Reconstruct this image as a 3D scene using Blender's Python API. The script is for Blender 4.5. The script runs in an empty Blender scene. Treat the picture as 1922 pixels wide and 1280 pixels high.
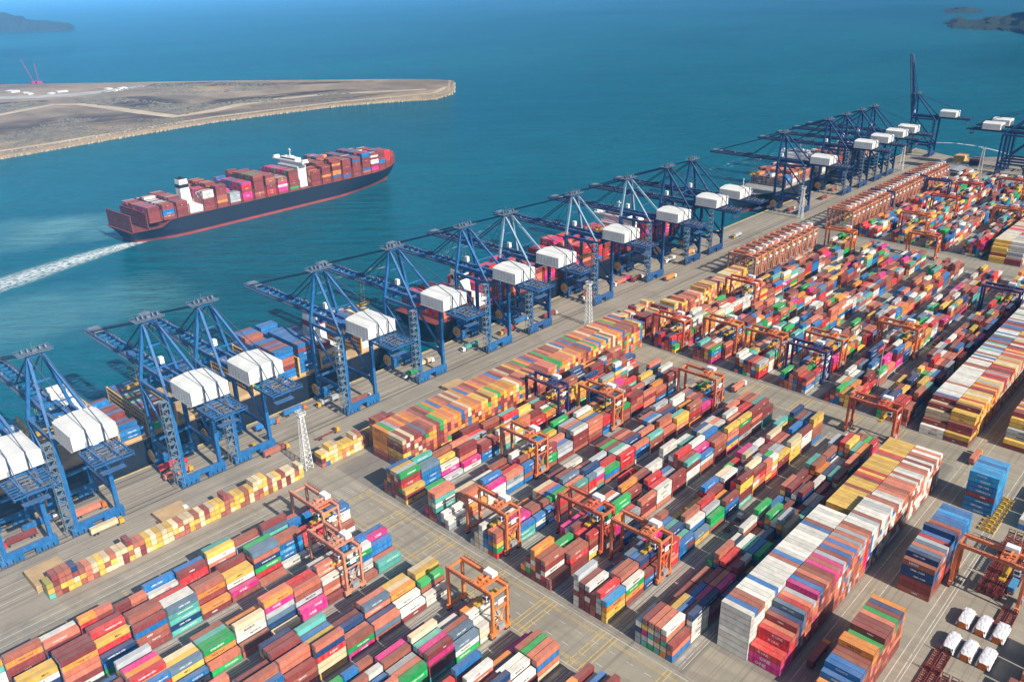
import bpy, bmesh, math, random
import numpy as np
from mathutils import Vector, Matrix
from mathutils.bvhtree import BVHTree
S = bpy.context.scene
COL = S.collection
rnd = random.Random(7)
PI = math.pi
# ------------------------------------------------------------------ helpers
ORD = ['zeroth','first','second','third','fourth','fifth','sixth','seventh','eighth','ninth','tenth','eleventh','twelfth','thirteenth','fourteenth','fifteenth','sixteenth','seventeenth','eighteenth','nineteenth','twentieth']
TENS = {20:'twenty',30:'thirty',40:'forty',50:'fifty',60:'sixty',70:'seventy',80:'eighty',90:'ninety'}
def ordw(n):
    if n <= 20: return ORD[n]
    t, u = n//10*10, n % 10
    if u == 0: return TENS[t][:-1]+'ieth'
    return TENS[t]+'-'+ORD[u]

class MB:
    """collects vertices and faces and links them as ONE mesh object"""
    def __init__(s): s.v=[]; s.f=[]; s.m=[]
    def quad_prism(s, P, mi=0):
        n=len(s.v); s.v+= [tuple(p) for p in P]
        for q in ((0,3,2,1),(4,5,6,7),(0,1,5,4),(1,2,6,5),(2,3,7,6),(3,0,4,7)):
            s.f.append(tuple(n+i for i in q)); s.m.append(mi)
        return s
    def box(s, x0,x1,y0,y1,z0,z1, mi=0):
        return s.quad_prism([(x0,y0,z0),(x1,y0,z0),(x1,y1,z0),(x0,y1,z0),(x0,y0,z1),(x1,y0,z1),(x1,y1,z1),(x0,y1,z1)],mi)
    def beam(s, p, q, w, h=None, mi=0, w2=None):
        """box bar from p to q, w wide (horizontal), h deep"""
        p=Vector(p); q=Vector(q); h=h or w; d=(q-p).normalized()
        a=Vector((0,0,1)) if abs(d.z)<.95 else Vector((0,1,0))
        r=d.cross(a).normalized(); u=r.cross(d).normalized(); k=(w2/w if w2 else 1)
        P=[]
        for c,kk in ((p,1),(q,k)):
            for sx,sy in ((-1,-1),(1,-1),(1,1),(-1,1)): P.append(c+r*(sx*w/2*kk)+u*(sy*h/2*kk))
        return s.quad_prism(P,mi)
    def cyl(s, p, q, r, n=10, mi=0, r2=None):
        p=Vector(p); q=Vector(q); d=(q-p).normalized(); a=Vector((0,0,1)) if abs(d.z)<.95 else Vector((0,1,0))
        x=d.cross(a).normalized(); y=x.cross(d); b=len(s.v); r2=r if r2 is None else r2
        for c,rr in ((p,r),(q,r2)):
            for i in range(n):
                t=2*PI*i/n; s.v.append(tuple(c+x*(rr*math.cos(t))+y*(rr*math.sin(t))))
        for i in range(n):
            j=(i+1)%n; s.f.append((b+i,b+j,b+n+j,b+n+i)); s.m.append(mi)
        s.f.append(tuple(b+n-1-i for i in range(n))); s.m.append(mi)
        s.f.append(tuple(b+n+i for i in range(n))); s.m.append(mi)
        return s
    def poly(s, pts, mi=0):
        n=len(s.v); s.v+=[tuple(p) for p in pts]; s.f.append(tuple(range(n,n+len(pts)))); s.m.append(mi); return s
    def extr(s, pts, z0, z1, mi=0):
        """prism over a plan outline"""
        n=len(s.v); k=len(pts)
        s.v+=[(p[0],p[1],z0) for p in pts]+[(p[0],p[1],z1) for p in pts]
        s.f.append(tuple(n+k-1-i for i in range(k))); s.m.append(mi)
        s.f.append(tuple(n+k+i for i in range(k))); s.m.append(mi)
        for i in range(k):
            j=(i+1)%k; s.f.append((n+i,n+j,n+k+j,n+k+i)); s.m.append(mi)
        return s
    def mesh(s, name, mats):
        me=bpy.data.meshes.new(name); me.from_pydata(s.v,[],s.f)
        for m in (mats if isinstance(mats,(list,tuple)) else [mats]): me.materials.append(m)
        if any(s.m): me.polygons.foreach_set('material_index', s.m)
        me.update(); return me
    def build(s, name, mats, parent=None, loc=(0,0,0)):
        return link(name, s.mesh(name,mats), parent, loc)
def link(name, me, parent=None, loc=(0,0,0), color=None, rotz=0):
    o=bpy.data.objects.new(name, me); COL.objects.link(o); o.location=loc
    if rotz: o.rotation_euler.z=rotz
    if parent is not None: o.parent=parent
    if color is not None: o.color=(*color,1)
    return o
def tag(o, label=None, cat=None, group=None, kind=None):
    if label: o['label']=label
    if cat: o['category']=cat
    if group: o['group']=group
    if kind: o['kind']=kind
    return o
def empty(name, loc, rotz=0):
    o=bpy.data.objects.new(name,None); COL.objects.link(o); o.location=loc; o.rotation_euler.z=rotz; o.empty_display_size=.1; return o
def copy_tree(o, parent=None, color=None, skip=()):
    c=o.copy(); COL.objects.link(c)
    if parent is not None: c.parent=parent
    if color is not None and o.color[3]<1.5 and o.get('tint'): c.color=(*color,1)
    for ch in o.children:
        if ch.name.split('.')[0] in skip: continue
        copy_tree(ch,c,color)
    return c
# ------------------------------------------------------------------ materials
class NT:
    def __init__(s, name):
        s.m=bpy.data.materials.new(name); s.m.use_nodes=True; s.t=s.m.node_tree; s.t.nodes.clear()
        s.out=s.n('ShaderNodeOutputMaterial')
    def n(s, typ, **k):
        nd=s.t.nodes.new(typ)
        for a,b in k.items(): setattr(nd,a,b)
        return nd
    def l(s,a,b): s.t.links.new(a,b)
    def val(s,sock,v):
        if hasattr(v,'node'): s.l(v,sock)
        else: sock.default_value=v
    def noise(s, vec, scale, detail=3, rough=.55):
        nd=s.n('ShaderNodeTexNoise'); nd.inputs['Scale'].default_value=scale; nd.inputs['Detail'].default_value=detail; nd.inputs['Roughness'].default_value=rough
        if vec is not None: s.l(vec,nd.inputs['Vector'])
        return nd.outputs['Fac']
    def ramp(s, f, a, b, lo=0., hi=1.):
        nd=s.n('ShaderNodeMapRange'); nd.clamp=True
        s.val(nd.inputs['Value'],f)
        for k,v in zip(('From Min','From Max','To Min','To Max'),(a,b,lo,hi)): nd.inputs[k].default_value=v
        return nd.outputs[0]
    def mix(s, f, a, b, mode='MIX'):
        nd=s.n('ShaderNodeMix',data_type='RGBA',blend_type=mode)
        s.val(nd.inputs[0],f)
        for i,c in ((6,a),(7,b)):
            if hasattr(c,'node'): s.l(c,nd.inputs[i])
            else: nd.inputs[i].default_value=(*c,1) if len(c)==3 else c
        return nd.outputs[2]
    def math(s, op, a, b=0., c=None):
        nd=s.n('ShaderNodeMath',operation=op); s.val(nd.inputs[0],a); s.val(nd.inputs[1],b)
        if c is not None: s.val(nd.inputs[2],c)
        return nd.outputs[0]
    def geo(s): 
        nd=s.n('ShaderNodeNewGeometry'); return nd
    def mapv(s, vec, scale=(1,1,1), loc=(0,0,0)):
        nd=s.n('ShaderNodeMapping'); s.l(vec,nd.inputs[0]); nd.inputs['Scale'].default_value=scale; nd.inputs['Location'].default_value=loc; return nd.outputs[0]
    def pbsdf(s, col, rough=.6, metal=0., bump=None, bstr=.3, bdist=.1, spec=None):
        b=s.n('ShaderNodeBsdfPrincipled')
        if hasattr(col,'node'): s.l(col,b.inputs['Base Color'])
        else: b.inputs['Base Color'].default_value=(*col,1)
        s.val(b.inputs['Roughness'],rough); b.inputs['Metallic'].default_value=metal
        if spec is not None: b.inputs['Specular IOR Level'].default_value=spec
        if bump is not None:
            bn=s.n('ShaderNodeBump'); bn.inputs['Strength'].default_value=bstr; bn.inputs['Distance'].default_value=bdist
            s.l(bump,bn.inputs['Height']); s.l(bn.outputs[0],b.inputs['Normal'])
        s.l(b.outputs[0],s.out.inputs[0]); return b
def plain(name, col, rough=.55, var=.18, scale=.6, rust=0., metal=0.):
    """painted or bare surface with worn, slightly uneven colour"""
    t=NT(name); g=t.geo().outputs['Position']
    n1=t.noise(g,scale,4); n2=t.noise(g,scale*9,2)
    c=t.mix(t.ramp(n1,.3,.7),tuple(x*(1-var) for x in col),tuple(min(1,x*(1+var)) for x in col))
    if rust: c=t.mix(t.ramp(n2,.62,.75,0,rust),c,(.16,.06,.03))
    t.pbsdf(c,rough,metal); return t.m
def painted(name, attr=None, mul=1., corr=True, dust=(.52,.40,.32), dustf=.17):
    """container or crane paint: colour from the object (or a face attribute), streaks, faded patches, dust on top faces, corrugation bump"""
    t=NT(name); ge=t.geo(); g=ge.outputs['Position']; nrm=ge.outputs['Normal']
    if attr:
        a=t.n('ShaderNodeAttribute',attribute_name=attr); base=a.outputs['Color']
    else:
        a=t.n('ShaderNodeObjectInfo'); base=a.outputs['Color']
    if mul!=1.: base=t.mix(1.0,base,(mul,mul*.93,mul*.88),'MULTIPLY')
    n1=t.noise(g,.35,4,.6); n2=t.noise(t.mapv(g,(1.3,1.3,.22)),1.0,3)
    c=t.mix(t.ramp(n1,.30,.72,0,1),base,base)
    hs=t.n('ShaderNodeHueSaturation'); t.l(base,hs.inputs['Color']); t.l(t.ramp(n1,.3,.7,.84,1.18),hs.inputs['Value']); t.l(t.ramp(n2,.35,.7,1.04,.88),hs.inputs['Saturation'])
    c=hs.outputs[0]
    sp=t.n('ShaderNodeSeparateXYZ'); t.l(nrm,sp.inputs[0])
    up=t.ramp(sp.outputs[2],.5,.9)
    n3=t.noise(g,.16,3,.6)
    c=t.mix(t.math('MULTIPLY',up,t.ramp(n3,.25,.75,dustf*.35,dustf*1.35)),c,dust)
    n4=t.noise(t.mapv(g,(.9,.9,.35)),1.4,4,.7)
    c=t.mix(t.ramp(n4,.63,.75,0,.35),c,(.13,.055,.03))
    bump=None
    if corr:
        px=t.n('ShaderNodeSeparateXYZ'); t.l(g,px.inputs[0])
        ax=t.math('ABSOLUTE',sp.outputs[0]); ay=t.math('ABSOLUTE',sp.outputs[1])
        sel=t.math('ADD',t.math('MULTIPLY',px.outputs[0],t.math('SUBTRACT',1.0,ax)),t.math('MULTIPLY',px.outputs[1],ax))
        bump=t.math('SINE',t.math('MULTIPLY',sel,2*PI/.56))
    t.pbsdf(c,.5,0,bump,.35,.06,spec=.35); return t.m

M={}
M['paint']=painted('crane_paint',corr=False,dustf=.15)
M['can']=painted('container_paint',corr=False)
M['canrail']=painted('container_rail',mul=.5,corr=False)  # body colour darkened: scuffs plus the shade along the seams, painted in
M['canx']=painted('container_paint_small','Col')
M['white']=plain('white_paint',(.80,.80,.78),.5,.06,.3)
M['cream']=plain('cream_paint',(.62,.40,.14),.6,.16,.3,.35)
M['tan']=plain('tan_deck',(.50,.34,.17),.75,.15,.2,.2)
M['grey']=plain('galvanised_grey',(.30,.32,.34),.5,.2,.8)
M['dark']=plain('dark_rubber',(.025,.025,.028),.8,.2)
M['glass']=plain('dark_glass',(.03,.045,.06),.1,.1)
M['navyhull']=plain('navy_hull',(.003,.008,.020),.6,.25,.08,.0)
M['redboot']=plain('red_boot_paint',(.28,.042,.034),.6,.2,.1,.2)
M['reddeck']=plain('red_oxide_deck',(.22,.048,.033),.7,.2,.2,.2)
M['greydeck']=plain('grey_deck',(.30,.30,.29),.7,.2,.2,.2)
M['redband']=plain('red_band',(.5,.03,.05),.5,.1)
M['yellow']=plain('machine_yellow',(.55,.33,.03),.5,.2,.8,.3)
M['brass']=plain('reel_tan',(.42,.24,.06),.6,.2,.8)
M['steel']=plain('dark_steel',(.09,.10,.12),.5,.25,.8)
M['rustred']=plain('rust_red_steel',(.23,.045,.03),.65,.3,.6,.4)
M['orange']=plain('orange_crate',(.50,.14,.02),.6,.2,.6)
M['rock']=plain('pale_rock',(.36,.29,.20),.9,.35,.12)
M['lettw']=plain('white_lettering',(.82,.82,.82),.5,.03)
M['lettb']=plain('black_lettering',(.02,.02,.025),.5,.03)
M['pave']=None
def ground_mat(name, c1, c2, c3, sx=.012, sy=.2, dots=True):
    t=NT(name); g=t.geo().outputs['Position']
    a=t.noise(t.mapv(g,(sx,sy,1)),1.0,5,.65); b=t.noise(g,.035,5,.65); d=t.noise(g,1.2,3,.7); e=t.noise(t.mapv(g,(.004,.5,1)),1.0,4,.7)
    c=t.mix(t.ramp(a,.32,.68),c1,c2)
    c=t.mix(t.ramp(b,.50,.72,0,.65),c,c3)
    c=t.mix(t.ramp(e,.52,.66,0,.75),c,tuple(x*.58 for x in c1))
    pv=t.n('ShaderNodeTexVoronoi',feature='F1'); pv.inputs['Scale'].default_value=.055; t.l(g,pv.inputs['Vector']); hs=t.n('ShaderNodeSeparateColor'); t.l(pv.outputs['Color'],hs.inputs[0]); c=t.mix(t.ramp(hs.outputs[0],.72,.73,0,.28),c,tuple(x*.7 for x in c1))
    f=t.noise(g,.22,4,.7)
    c=t.mix(t.ramp(f,.60,.74,0,.5),c,tuple(x*.5 for x in c1))
    c=t.mix(t.ramp(d,.25,.8,0,.35),c,tuple(x*.75 for x in c2))
    t.pbsdf(c,.85,0,d,.2,.03); return t.m
M['yard']=ground_mat('worn_asphalt',(.20,.18,.15),(.28,.255,.21),(.32,.29,.235))
M['apron']=ground_mat('stained_concrete',(.25,.215,.165),(.37,.32,.245),(.42,.36,.27))
M['road']=ground_mat('road_concrete',(.26,.23,.18),(.36,.32,.245),(.42,.37,.285),.2,.012)
M['runway']=plain('runway_concrete',(.36,.33,.28),.8,.25,.25)
def worn_mark(name,col):
    t=NT(name); g=t.geo().outputs['Position']; a=t.noise(g,.5,5,.7); b=t.noise(g,.06,3,.6)
    f=t.math('MULTIPLY',t.ramp(a,.30,.46),t.ramp(b,.32,.5,.55,1))
    d=t.n('ShaderNodeBsdfDiffuse'); d.inputs[0].default_value=(*col,1); tr=t.n('ShaderNodeBsdfTransparent'); mx=t.n('ShaderNodeMixShader')
    t.l(f,mx.inputs[0]); t.l(tr.outputs[0],mx.inputs[1]); t.l(d.outputs[0],mx.inputs[2]); t.l(mx.outputs[0],t.out.inputs[0]); return t.m
M['markw']=worn_mark('road_paint_white',(.66,.63,.56))
M['marky']=worn_mark('road_paint_yellow',(.58,.42,.14)); M['kerby']=plain('kerb_yellow',(.50,.38,.14),.7,.3,.5)
M['rail']=plain('rail_groove',(.06,.055,.05),.6,.2,.5)
# ------------------------------------------------------------------ camera
CAMP=(0.,0.,230.); F=1553.184; CX,CY=961.,640.
Rv=Vector((0.6835172560394983,-0.729691535311295,-0.018826151791588)); Uv=Vector((0.30305298028413313,0.26022357980656746,0.9167565541917657)); Dv=Vector((0.6640504889216932,0.6323242457851035,-0.3990025016903531))
cam=bpy.data.cameras.new('camera'); co=bpy.data.objects.new('camera',cam); COL.objects.link(co)
cam.sensor_width=36; cam.lens=F*36/1922; cam.clip_start=1; cam.clip_end=90000
mw=Matrix(((Rv.x,Uv.x,-Dv.x,CAMP[0]),(Rv.y,Uv.y,-Dv.y,CAMP[1]),(Rv.z,Uv.z,-Dv.z,CAMP[2]),(0,0,0,1)))
co.matrix_world=mw; S.camera=co
C0=Vector(CAMP)
def proj(P):
    q=Vector(P)-C0; z=q.dot(Dv)
    if z<=1: return None
    return CX+F*q.dot(Rv)/z, CY-F*q.dot(Uv)/z, z
def at(x,y,z=0.):
    v=Dv*F+Rv*(x-CX)+Uv*(CY-y); t=(z-C0.z)/v.z; p=C0+v*t; return p
def inview(P, m=60):
    q=proj(P); return q is not None and -m<q[0]<1922+m and -m<q[1]<1280+m
# ------------------------------------------------------------------ light, sky, air
SUN_EL=math.radians(35)
W=bpy.data.worlds.new('World'); S.world=W; W.use_nodes=True
wt=W.node_tree; bg=wt.nodes['Background']; sky=wt.nodes.new('ShaderNodeTexSky'); sky.sky_type='NISHITA'; sky.sun_disc=False
sky.sun_elevation=SUN_EL; sky.sun_rotation=PI+.06; sky.altitude=100; sky.air_density=1.0; sky.dust_density=1.4; sky.ozone_density=1.0
wt.links.new(sky.outputs[0],bg.inputs[0]); bg.inputs[1].default_value=.075
sl=bpy.data.lights.new('sun','SUN'); sl.energy=5.0; sl.angle=math.radians(.55); sl.color=(1,.93,.82)
so=bpy.data.objects.new('sun',sl); COL.objects.link(so)
so.rotation_euler=Vector((.06*math.cos(SUN_EL),math.cos(SUN_EL),-math.sin(SUN_EL))).to_track_quat('-Z','Y').to_euler(); so.location=(0,-200,400)
S.view_settings.view_transform='Standard'; S.view_settings.look='None'; S.view_settings.exposure=.45; S.view_settings.gamma=1
# ------------------------------------------------------------------ setting
SEA=-5.0; HAZE=6e-5
def sea_mat():
    t=NT('sea_water'); g=t.geo().outputs['Position']
    rm=t.n('ShaderNodeMapping'); t.l(g,rm.inputs[0]); rm.inputs['Rotation'].default_value=(0,0,math.radians(46.9)); wd=rm.outputs[0]
    big=t.noise(t.mapv(g,(.0006,.0011,1)),1.0,4,.55); mid=t.noise(g,.012,4,.6)
    c=t.mix(t.ramp(big,.35,.65),(.001,.094,.136),(.001,.140,.190))
    c=t.mix(t.ramp(mid,.35,.7,0,.4),c,(.001,.060,.086))
    st=t.noise(t.mapv(wd,(.0022,.012,1),(5,2,0)),1.0,5,.65); c=t.mix(t.ramp(st,.42,.66,0,.35),c,(.003,.140,.180))
    rp=t.noise(t.mapv(wd,(.06,.20,1)),1.0,5,.7); c=t.mix(t.ramp(rp,.46,.66,0,.5),c,(.000,.045,.065))  # dark ripples: shading of the wave slopes painted into the water colour
    # pale sediment stirred up off the berth
    acc=None
    for (x,y,r,k) in ((300,950,52,.75),(330,915,40,.75),(178,690,70,.45),(236,676,60,.4),(255,930,45,.6),(270,985,40,.5),(225,960,40,.45)):
        d=t.n('ShaderNodeVectorMath',operation='DISTANCE'); t.l(g,d.inputs[0]); d.inputs[1].default_value=(x,y,SEA)
        w=t.noise(t.mapv(g,(.016,.02,1),(x,y,0)),1.0,5,.6)
        f=t.ramp(t.math('ADD',d.outputs['Value'],t.math('MULTIPLY',w,90)),r+12,r+62,k,0)
        acc=f if acc is None else t.math('MAXIMUM',acc,f)
    c=t.mix(acc,c,(.13,.30,.31))
    w1=t.noise(t.mapv(wd,(.07,.26,1)),1.0,4,.6); w2=t.noise(t.mapv(wd,(.014,.055,1)),1.0,3,.55)
    h=t.math('ADD',t.math('MULTIPLY',w1,.55),t.math('MULTIPLY',w2,1.6))
    bn=t.n('ShaderNodeBump'); bn.inputs['Strength'].default_value=1.0; bn.inputs['Distance'].default_value=4.5; t.l(h,bn.inputs['Height'])
    df=t.n('ShaderNodeBsdfDiffuse'); t.l(c,df.inputs[0]); t.l(bn.outputs[0],df.inputs['Normal'])
    gl=t.n('ShaderNodeBsdfGlossy'); gl.inputs[0].default_value=(.56,.82,.96,1); t.l(t.ramp(big,.35,.65,.10,.24),gl.inputs['Roughness']); t.l(bn.outputs[0],gl.inputs['Normal'])
    fr=t.n('ShaderNodeFresnel'); fr.inputs[0].default_value=1.33; t.l(bn.outputs[0],fr.inputs['Normal'])
    mx=t.n('ShaderNodeMixShader'); t.l(t.math('MULTIPLY',fr.outputs[0],.62),mx.inputs[0]); t.l(df.outputs[0],mx.inputs[1]); t.l(gl.outputs[0],mx.inputs[2]); t.l(mx.outputs[0],t.out.inputs[0])
    return t.m
R0=29000
s=MB(); N=24
xs=[-R0,-8000,-2000,0,2000,8000,R0]
for i in range(6):
    for j in range(6): s.poly([(xs[i],xs[j],SEA),(xs[i+1],xs[j],SEA),(xs[i+1],xs[j+1],SEA),(xs[i],xs[j+1],SEA)])
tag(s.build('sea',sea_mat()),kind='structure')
# pier slab, apron, crossroads
QY=397.0
pier=[(-500,-500),(1420,-500),(1330,225),(1225,330),(1262,QY),(-500,QY)]
tag(MB().extr(pier,SEA-.6,0).build('yard_ground',M['yard']),kind='structure')
tag(MB().extr([(-500,322),(1236,322),(1225,330.4),(1261.6,QY-.3),(-500,QY-.3)],.0,.02).build('quay_apron',M['apron']),kind='structure')
q=MB()
tag(MB().extr([(-500,291),(178,291),(178,-500),(203,-500),(203,321.9),(-500,321.9)],0,.022).build('road',M['road']),kind='structure')
tag(MB().extr([(412,40),(436,40),(436,289),(412,289)],0,.022).extr([(203.1,20),(222,20),(222,112),(203.1,112)],0,.02).build('road',M['road']),kind='structure')
tag(MB().extr([(748,60),(774,60),(774,300),(748,300)],0,.022).extr([(1100,190),(1240,190),(1222,321),(1100,321)],0,.018).build('road',M['road']),kind='structure')
tag(MB().extr([(222.1,20),(700,20),(700,85),(222.1,85)],0,.024).build('road',M['road']),kind='structure')
# kerbs
k=MB()
for x in (203.0,436.2): k.box(x,x+.35,100,288,.0,.18)
k.box(177.8,178.1,80,288,0,.16)
tag(k.build('kerb',M['runway']),kind='structure')
# RTG runways, lanes and painted lines
PLUS=[290.5,260.5,230.,199.5,170.5,141.]; MINUS=[p-24.3 for p in PLUS]
ROW0=[267.8,237.8,207.3,176.8,148.2,118.3]; BN=['A','B','C','D','E','F']
SEC=[(-70,177.2),(205.5,402),(438.5,737),(782,1095)]
rw=MB(); lw=MB(); ly=MB()
for (x0,x1) in SEC:
    for y in PLUS+MINUS:
        rw.box(x0,x1+3,y-.75,y+.75,.004,.012)
    for y in PLUS:
        for dy in (-1.5,1.5): lw.box(x0,x1+3,y+dy-.09,y+dy+.09,.006,.016)
    for y in MINUS:
        for dy in (-3.0,-1.6): lw.box(x0,x1+3,y+dy-.09,y+dy+.09,.006,.016)
for y in (333.5,338,343.5,349,370,375,380,385): lw.box(-200,1180,y-.08,y+.08,.024,.034)
for y in (312,316.5,300.5): lw.box(-200,176,y-.1,y+.1,.026,.036)
for y in (62-4,55.2,54,82.5,76): lw.box(225,690,y-.12,y+.12,.028,.038)
for y in (79.2,): 
    for i in range(30): ly.box(228+i*9,232+i*9,y-.15,y+.15,.028,.038)
for x in (179.6,202,187,195): 
    if x in (187,195):
        for i in range(28): lw.box(x-.09,x+.09,80+i*8,83+i*8,.026,.036)
    else: lw.box(x-.1,x+.1,60,292,.026,.036)
for x in (182,182.8,198.6,199.4): ly.box(x-.12,x+.12,60,290,.026,.036)
for x in (414,434.6): lw.box(x-.1,x+.1,60,288,.026,.036)
for x in (417,432): ly.box(x-.1,x+.1,60,288,.026,.036)
for y in PLUS+MINUS:
    for dy in (-.9,.9):
        ly.box(179,202,y+dy-.2,y+dy+.2,.028,.04)
        ly.box(413,435,y+dy-.2,y+dy+.2,.028,.04)
for i in range(5):   # hatched bays near the light mast
    for j in range(7): lw.box(178+i*5,181+i*5,294+j*1.5,294.18+j*1.5,.026,.036)
for i in range(4):
    for j in range(6): ly.box(150-i*32,151.5-i*32,300+j*1.8,300.5+j*1.8,.026,.036)
tag(rw.build('runway',M['runway']),kind='structure')
tag(lw.build('road_markings',M['markw']),kind='structure')
tag(ly.build('road_markings',M['marky']),kind='structure')
rl=MB()
for y in (362.4,392.6):
    rl.box(-400,1250,y-.35,y+.35,.022,.03); rl.box(-400,1250,y-.06,y+.06,.03,.06)
rl.box(-400,1250,365.6,366.1,.022,.032); rl.box(-400,1250,388,388.25,.022,.032)
tag(rl.build('crane_rails',M['rail']),kind='structure')
kq=MB(); kq.box(-500,1261,QY-.9,QY,.0,.3)
tag(kq.build('quay_kerb',M['kerby']),kind='structure')
# peninsula across the channel
pen=[(391,1438),(585,1477),(778,1506),(920,1500),(1058,1487),(1160,1445),(1245,1400),(1330,1440),(1487,1600),(1475,1660),(1426,1751),(1150,2108),(979,2301),(741,2574),(450,2900),(-900,4200),(-1500,3000),(-400,1500),(100,1375)]
def land_mat():
    t=NT('dry_reclaimed_land'); g=t.geo().outputs['Position']
    ps=t.n('ShaderNodeSeparateXYZ'); t.l(g,ps.inputs[0])
    a=t.noise(t.mapv(g,(.0022,.0042,1),(3,1,0)),1.0,6,.62); b=t.noise(g,.03,5,.65); c0=t.noise(t.mapv(g,(.008,.0035,1)),1.0,5,.6)
    c=t.mix(t.ramp(a,.38,.60),(.44,.31,.175),(.185,.130,.075))
    c=t.mix(t.ramp(c0,.46,.66,0,.75),c,(.46,.34,.20))
    c=t.mix(t.ramp(b,.35,.7,0,.5),c,(.15,.115,.07))
    t.pbsdf(c,.95,0,b,.5,1.5); return t.m
tag(MB().extr(pen,SEA-.6,1.5).build('peninsula_ground',land_mat()),kind='structure')
def strip(pts, w, z, name, mat, jit=0):
    m=MB(); L=[];R=[]
    for i,p in enumerate(pts):
        a=Vector(pts[max(0,i-1)]); b=Vector(pts[min(len(pts)-1,i+1)]); d=(b-a).normalized(); n=Vector((-d.y,d.x))
        ww=w[i] if isinstance(w,(list,tuple)) else w
        L.append((p[0]+n.x*ww/2,p[1]+n.y*ww/2,z)); R.append((p[0]-n.x*ww/2,p[1]-n.y*ww/2,z))
    for i in range(len(pts)-1): m.poly([R[i],R[i+1],L[i+1],L[i]])
    return m.build(name,mat)
M['sand']=plain('sandy_track',(.52,.41,.27),.95,.2,.02)
# stony edge: a low berm of boulders along the near shore
rv=MB(); edge=pen[0:9]; edge=[(-400,1500),(100,1375)]+edge
r2=random.Random(3)
for i in range(len(edge)-1):
    a=Vector((*edge[i],0)); b=Vector((*edge[i+1],0)); L=(b-a).length; d=(b-a)/L; n=Vector((-d.y,d.x,0))
    t_=0
    while t_<L:
        w=r2.uniform(3,9); p=a+d*t_
        for off,z in ((-1.5,-3.2),(4.5,-.3),(10,1.5)):
            o=p+n*(off+r2.uniform(-3,3)); s_=r2.uniform(.8,2.4)
            rv.quad_prism([(o.x+dx*s_*r2.uniform(.8,1.2)*k,o.y+dy*s_*r2.uniform(.8,1.2)*k,z+zz) for k,zz in ((1,-2),(.6,r2.uniform(.6,1.8))) for dx,dy in ((-1,-1),(1,-1),(1,1),(-1,1))])
        t_+=w
tag(rv.build('rock_shore',M['rock']),kind='stuff')
def P2(pts,z=1.6): return [tuple(at(x,y,z)[:2]) for x,y in pts]
tag(strip(P2([(-40,224),(40,208),(100,197),(150,196),(210,203),(270,212),(330,219),(395,209),(450,197),(520,186),(620,177),(720,172),(800,168)]),[22,22,22,24,28,30,34,32,30,26,24,22,16],1.62,'dirt_track',M['sand']),kind='structure')
tag(strip(P2([(-20,287),(110,267),(250,243),(400,220),(540,203),(640,191),(740,182),(815,175),(838,163)]),[14]*9,1.63,'dirt_track',M['sand']),kind='structure')
tag(strip(P2([(-20,185),(60,182),(130,179),(200,172),(270,162)]),[60,60,70,60,30],1.6,'gravel_yard',plain('pale_gravel',(.42,.39,.34),.95,.25,.02)),kind='structure')
# dark scrub on the peninsula: many small bushes in two belts and a patch
M['scrub']=plain('dry_scrub',(.15,.13,.09),.95,.35,.05)
def bush_belt(name,poly_px,n,seed,smax=5.0):
    r=random.Random(seed); m=MB(); P=P2(poly_px)
    xs_=[p[0] for p in P]; ys_=[p[1] for p in P]; c=0; it=0
    def inside(x,y):
        k=False
        for i in range(len(P)):
            (x1,y1),(x2,y2)=P[i],P[i-1]
            if (y1>y)!=(y2>y) and x<(x2-x1)*(y-y1)/(y2-y1)+x1: k=not k
        return k
    while c<n and it<n*12:
        it+=1; x=r.uniform(min(xs_),max(xs_)); y=r.uniform(min(ys_),max(ys_))
        if not inside(x,y): continue
        if math.sin(x*.013+y*.021)+math.sin(x*.031-y*.017)+r.uniform(-.9,.9)<-.5: continue
        c+=1; s_=r.uniform(1.2,smax); h=s_*r.uniform(.35,.7); a0=r.uniform(0,6)
        b=len(m.v); k=5
        m.v+=[(x+s_*r.uniform(.7,1.2)*math.cos(a0+2*PI*i/k),y+s_*r.uniform(.7,1.2)*math.sin(a0+2*PI*i/k),1.4) for i in range(k)]+[(x+r.uniform(-1,1),y+r.uniform(-1,1),1.4+h)]
        for i in range(k): m.f.append((b+i,b+(i+1)%k,b+k)); m.m.append(0)
    tag(m.build(name,M['scrub']),kind='stuff')
bush_belt('scrub',[(-20,200),(60,190),(92,196),(30,207),(-20,218)],500,1)
bush_belt('scrub',[(120,188),(200,180),(330,196),(430,190),(600,178),(650,172),(660,176),(560,186),(440,196),(350,215),(250,206),(180,198)],2200,2)
bush_belt('scrub',[(-20,262),(120,222),(300,224),(420,214),(300,238),(150,258),(-20,284)],2200,3,3.5)
bush_belt('scrub',[(180,175),(300,158),(560,156),(560,166),(330,178)],900,4)
bush_belt('scrub',[(430,212),(560,196),(700,184),(740,178),(640,182),(500,196)],500,5,3)
# far headlands
def headland(name, base_px, top_px, zs, depth, seed):
    """ridge mesh: shoreline from base_px on the water, summit heights zs"""
    r=random.Random(seed); m=MB(); n=len(base_px); B=[at(x,y,SEA) for x,y in base_px]
    rows=9; grid=[]
    for i,b in enumerate(B):
        d=Vector((b.x,b.y,0)).normalized(); col=[]
        for j in range(rows):
            t_=j/(rows-1); prof=math.sin(min(1,t_*1.25)*PI*.5) if t_<.8 else 1-(t_-.8)*1.5
            z=SEA-1+zs[i]*prof*(1+r.uniform(-.10,.10)*(0<j<rows-1))
            p=b+d*depth*t_; col.append((p.x+r.uniform(-1,1)*depth*.03,p.y+r.uniform(-1,1)*depth*.03,z))
        grid.append(col)
    base=len(m.v)
    for c in grid: m.v+=c
    for i in range(n-1):
        for j in range(rows-1):
            a=base+i*rows+j; m.f.append((a,a+rows,a+rows+1,a+1)); m.m.append(0)
    return m.build(name,hill)
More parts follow.
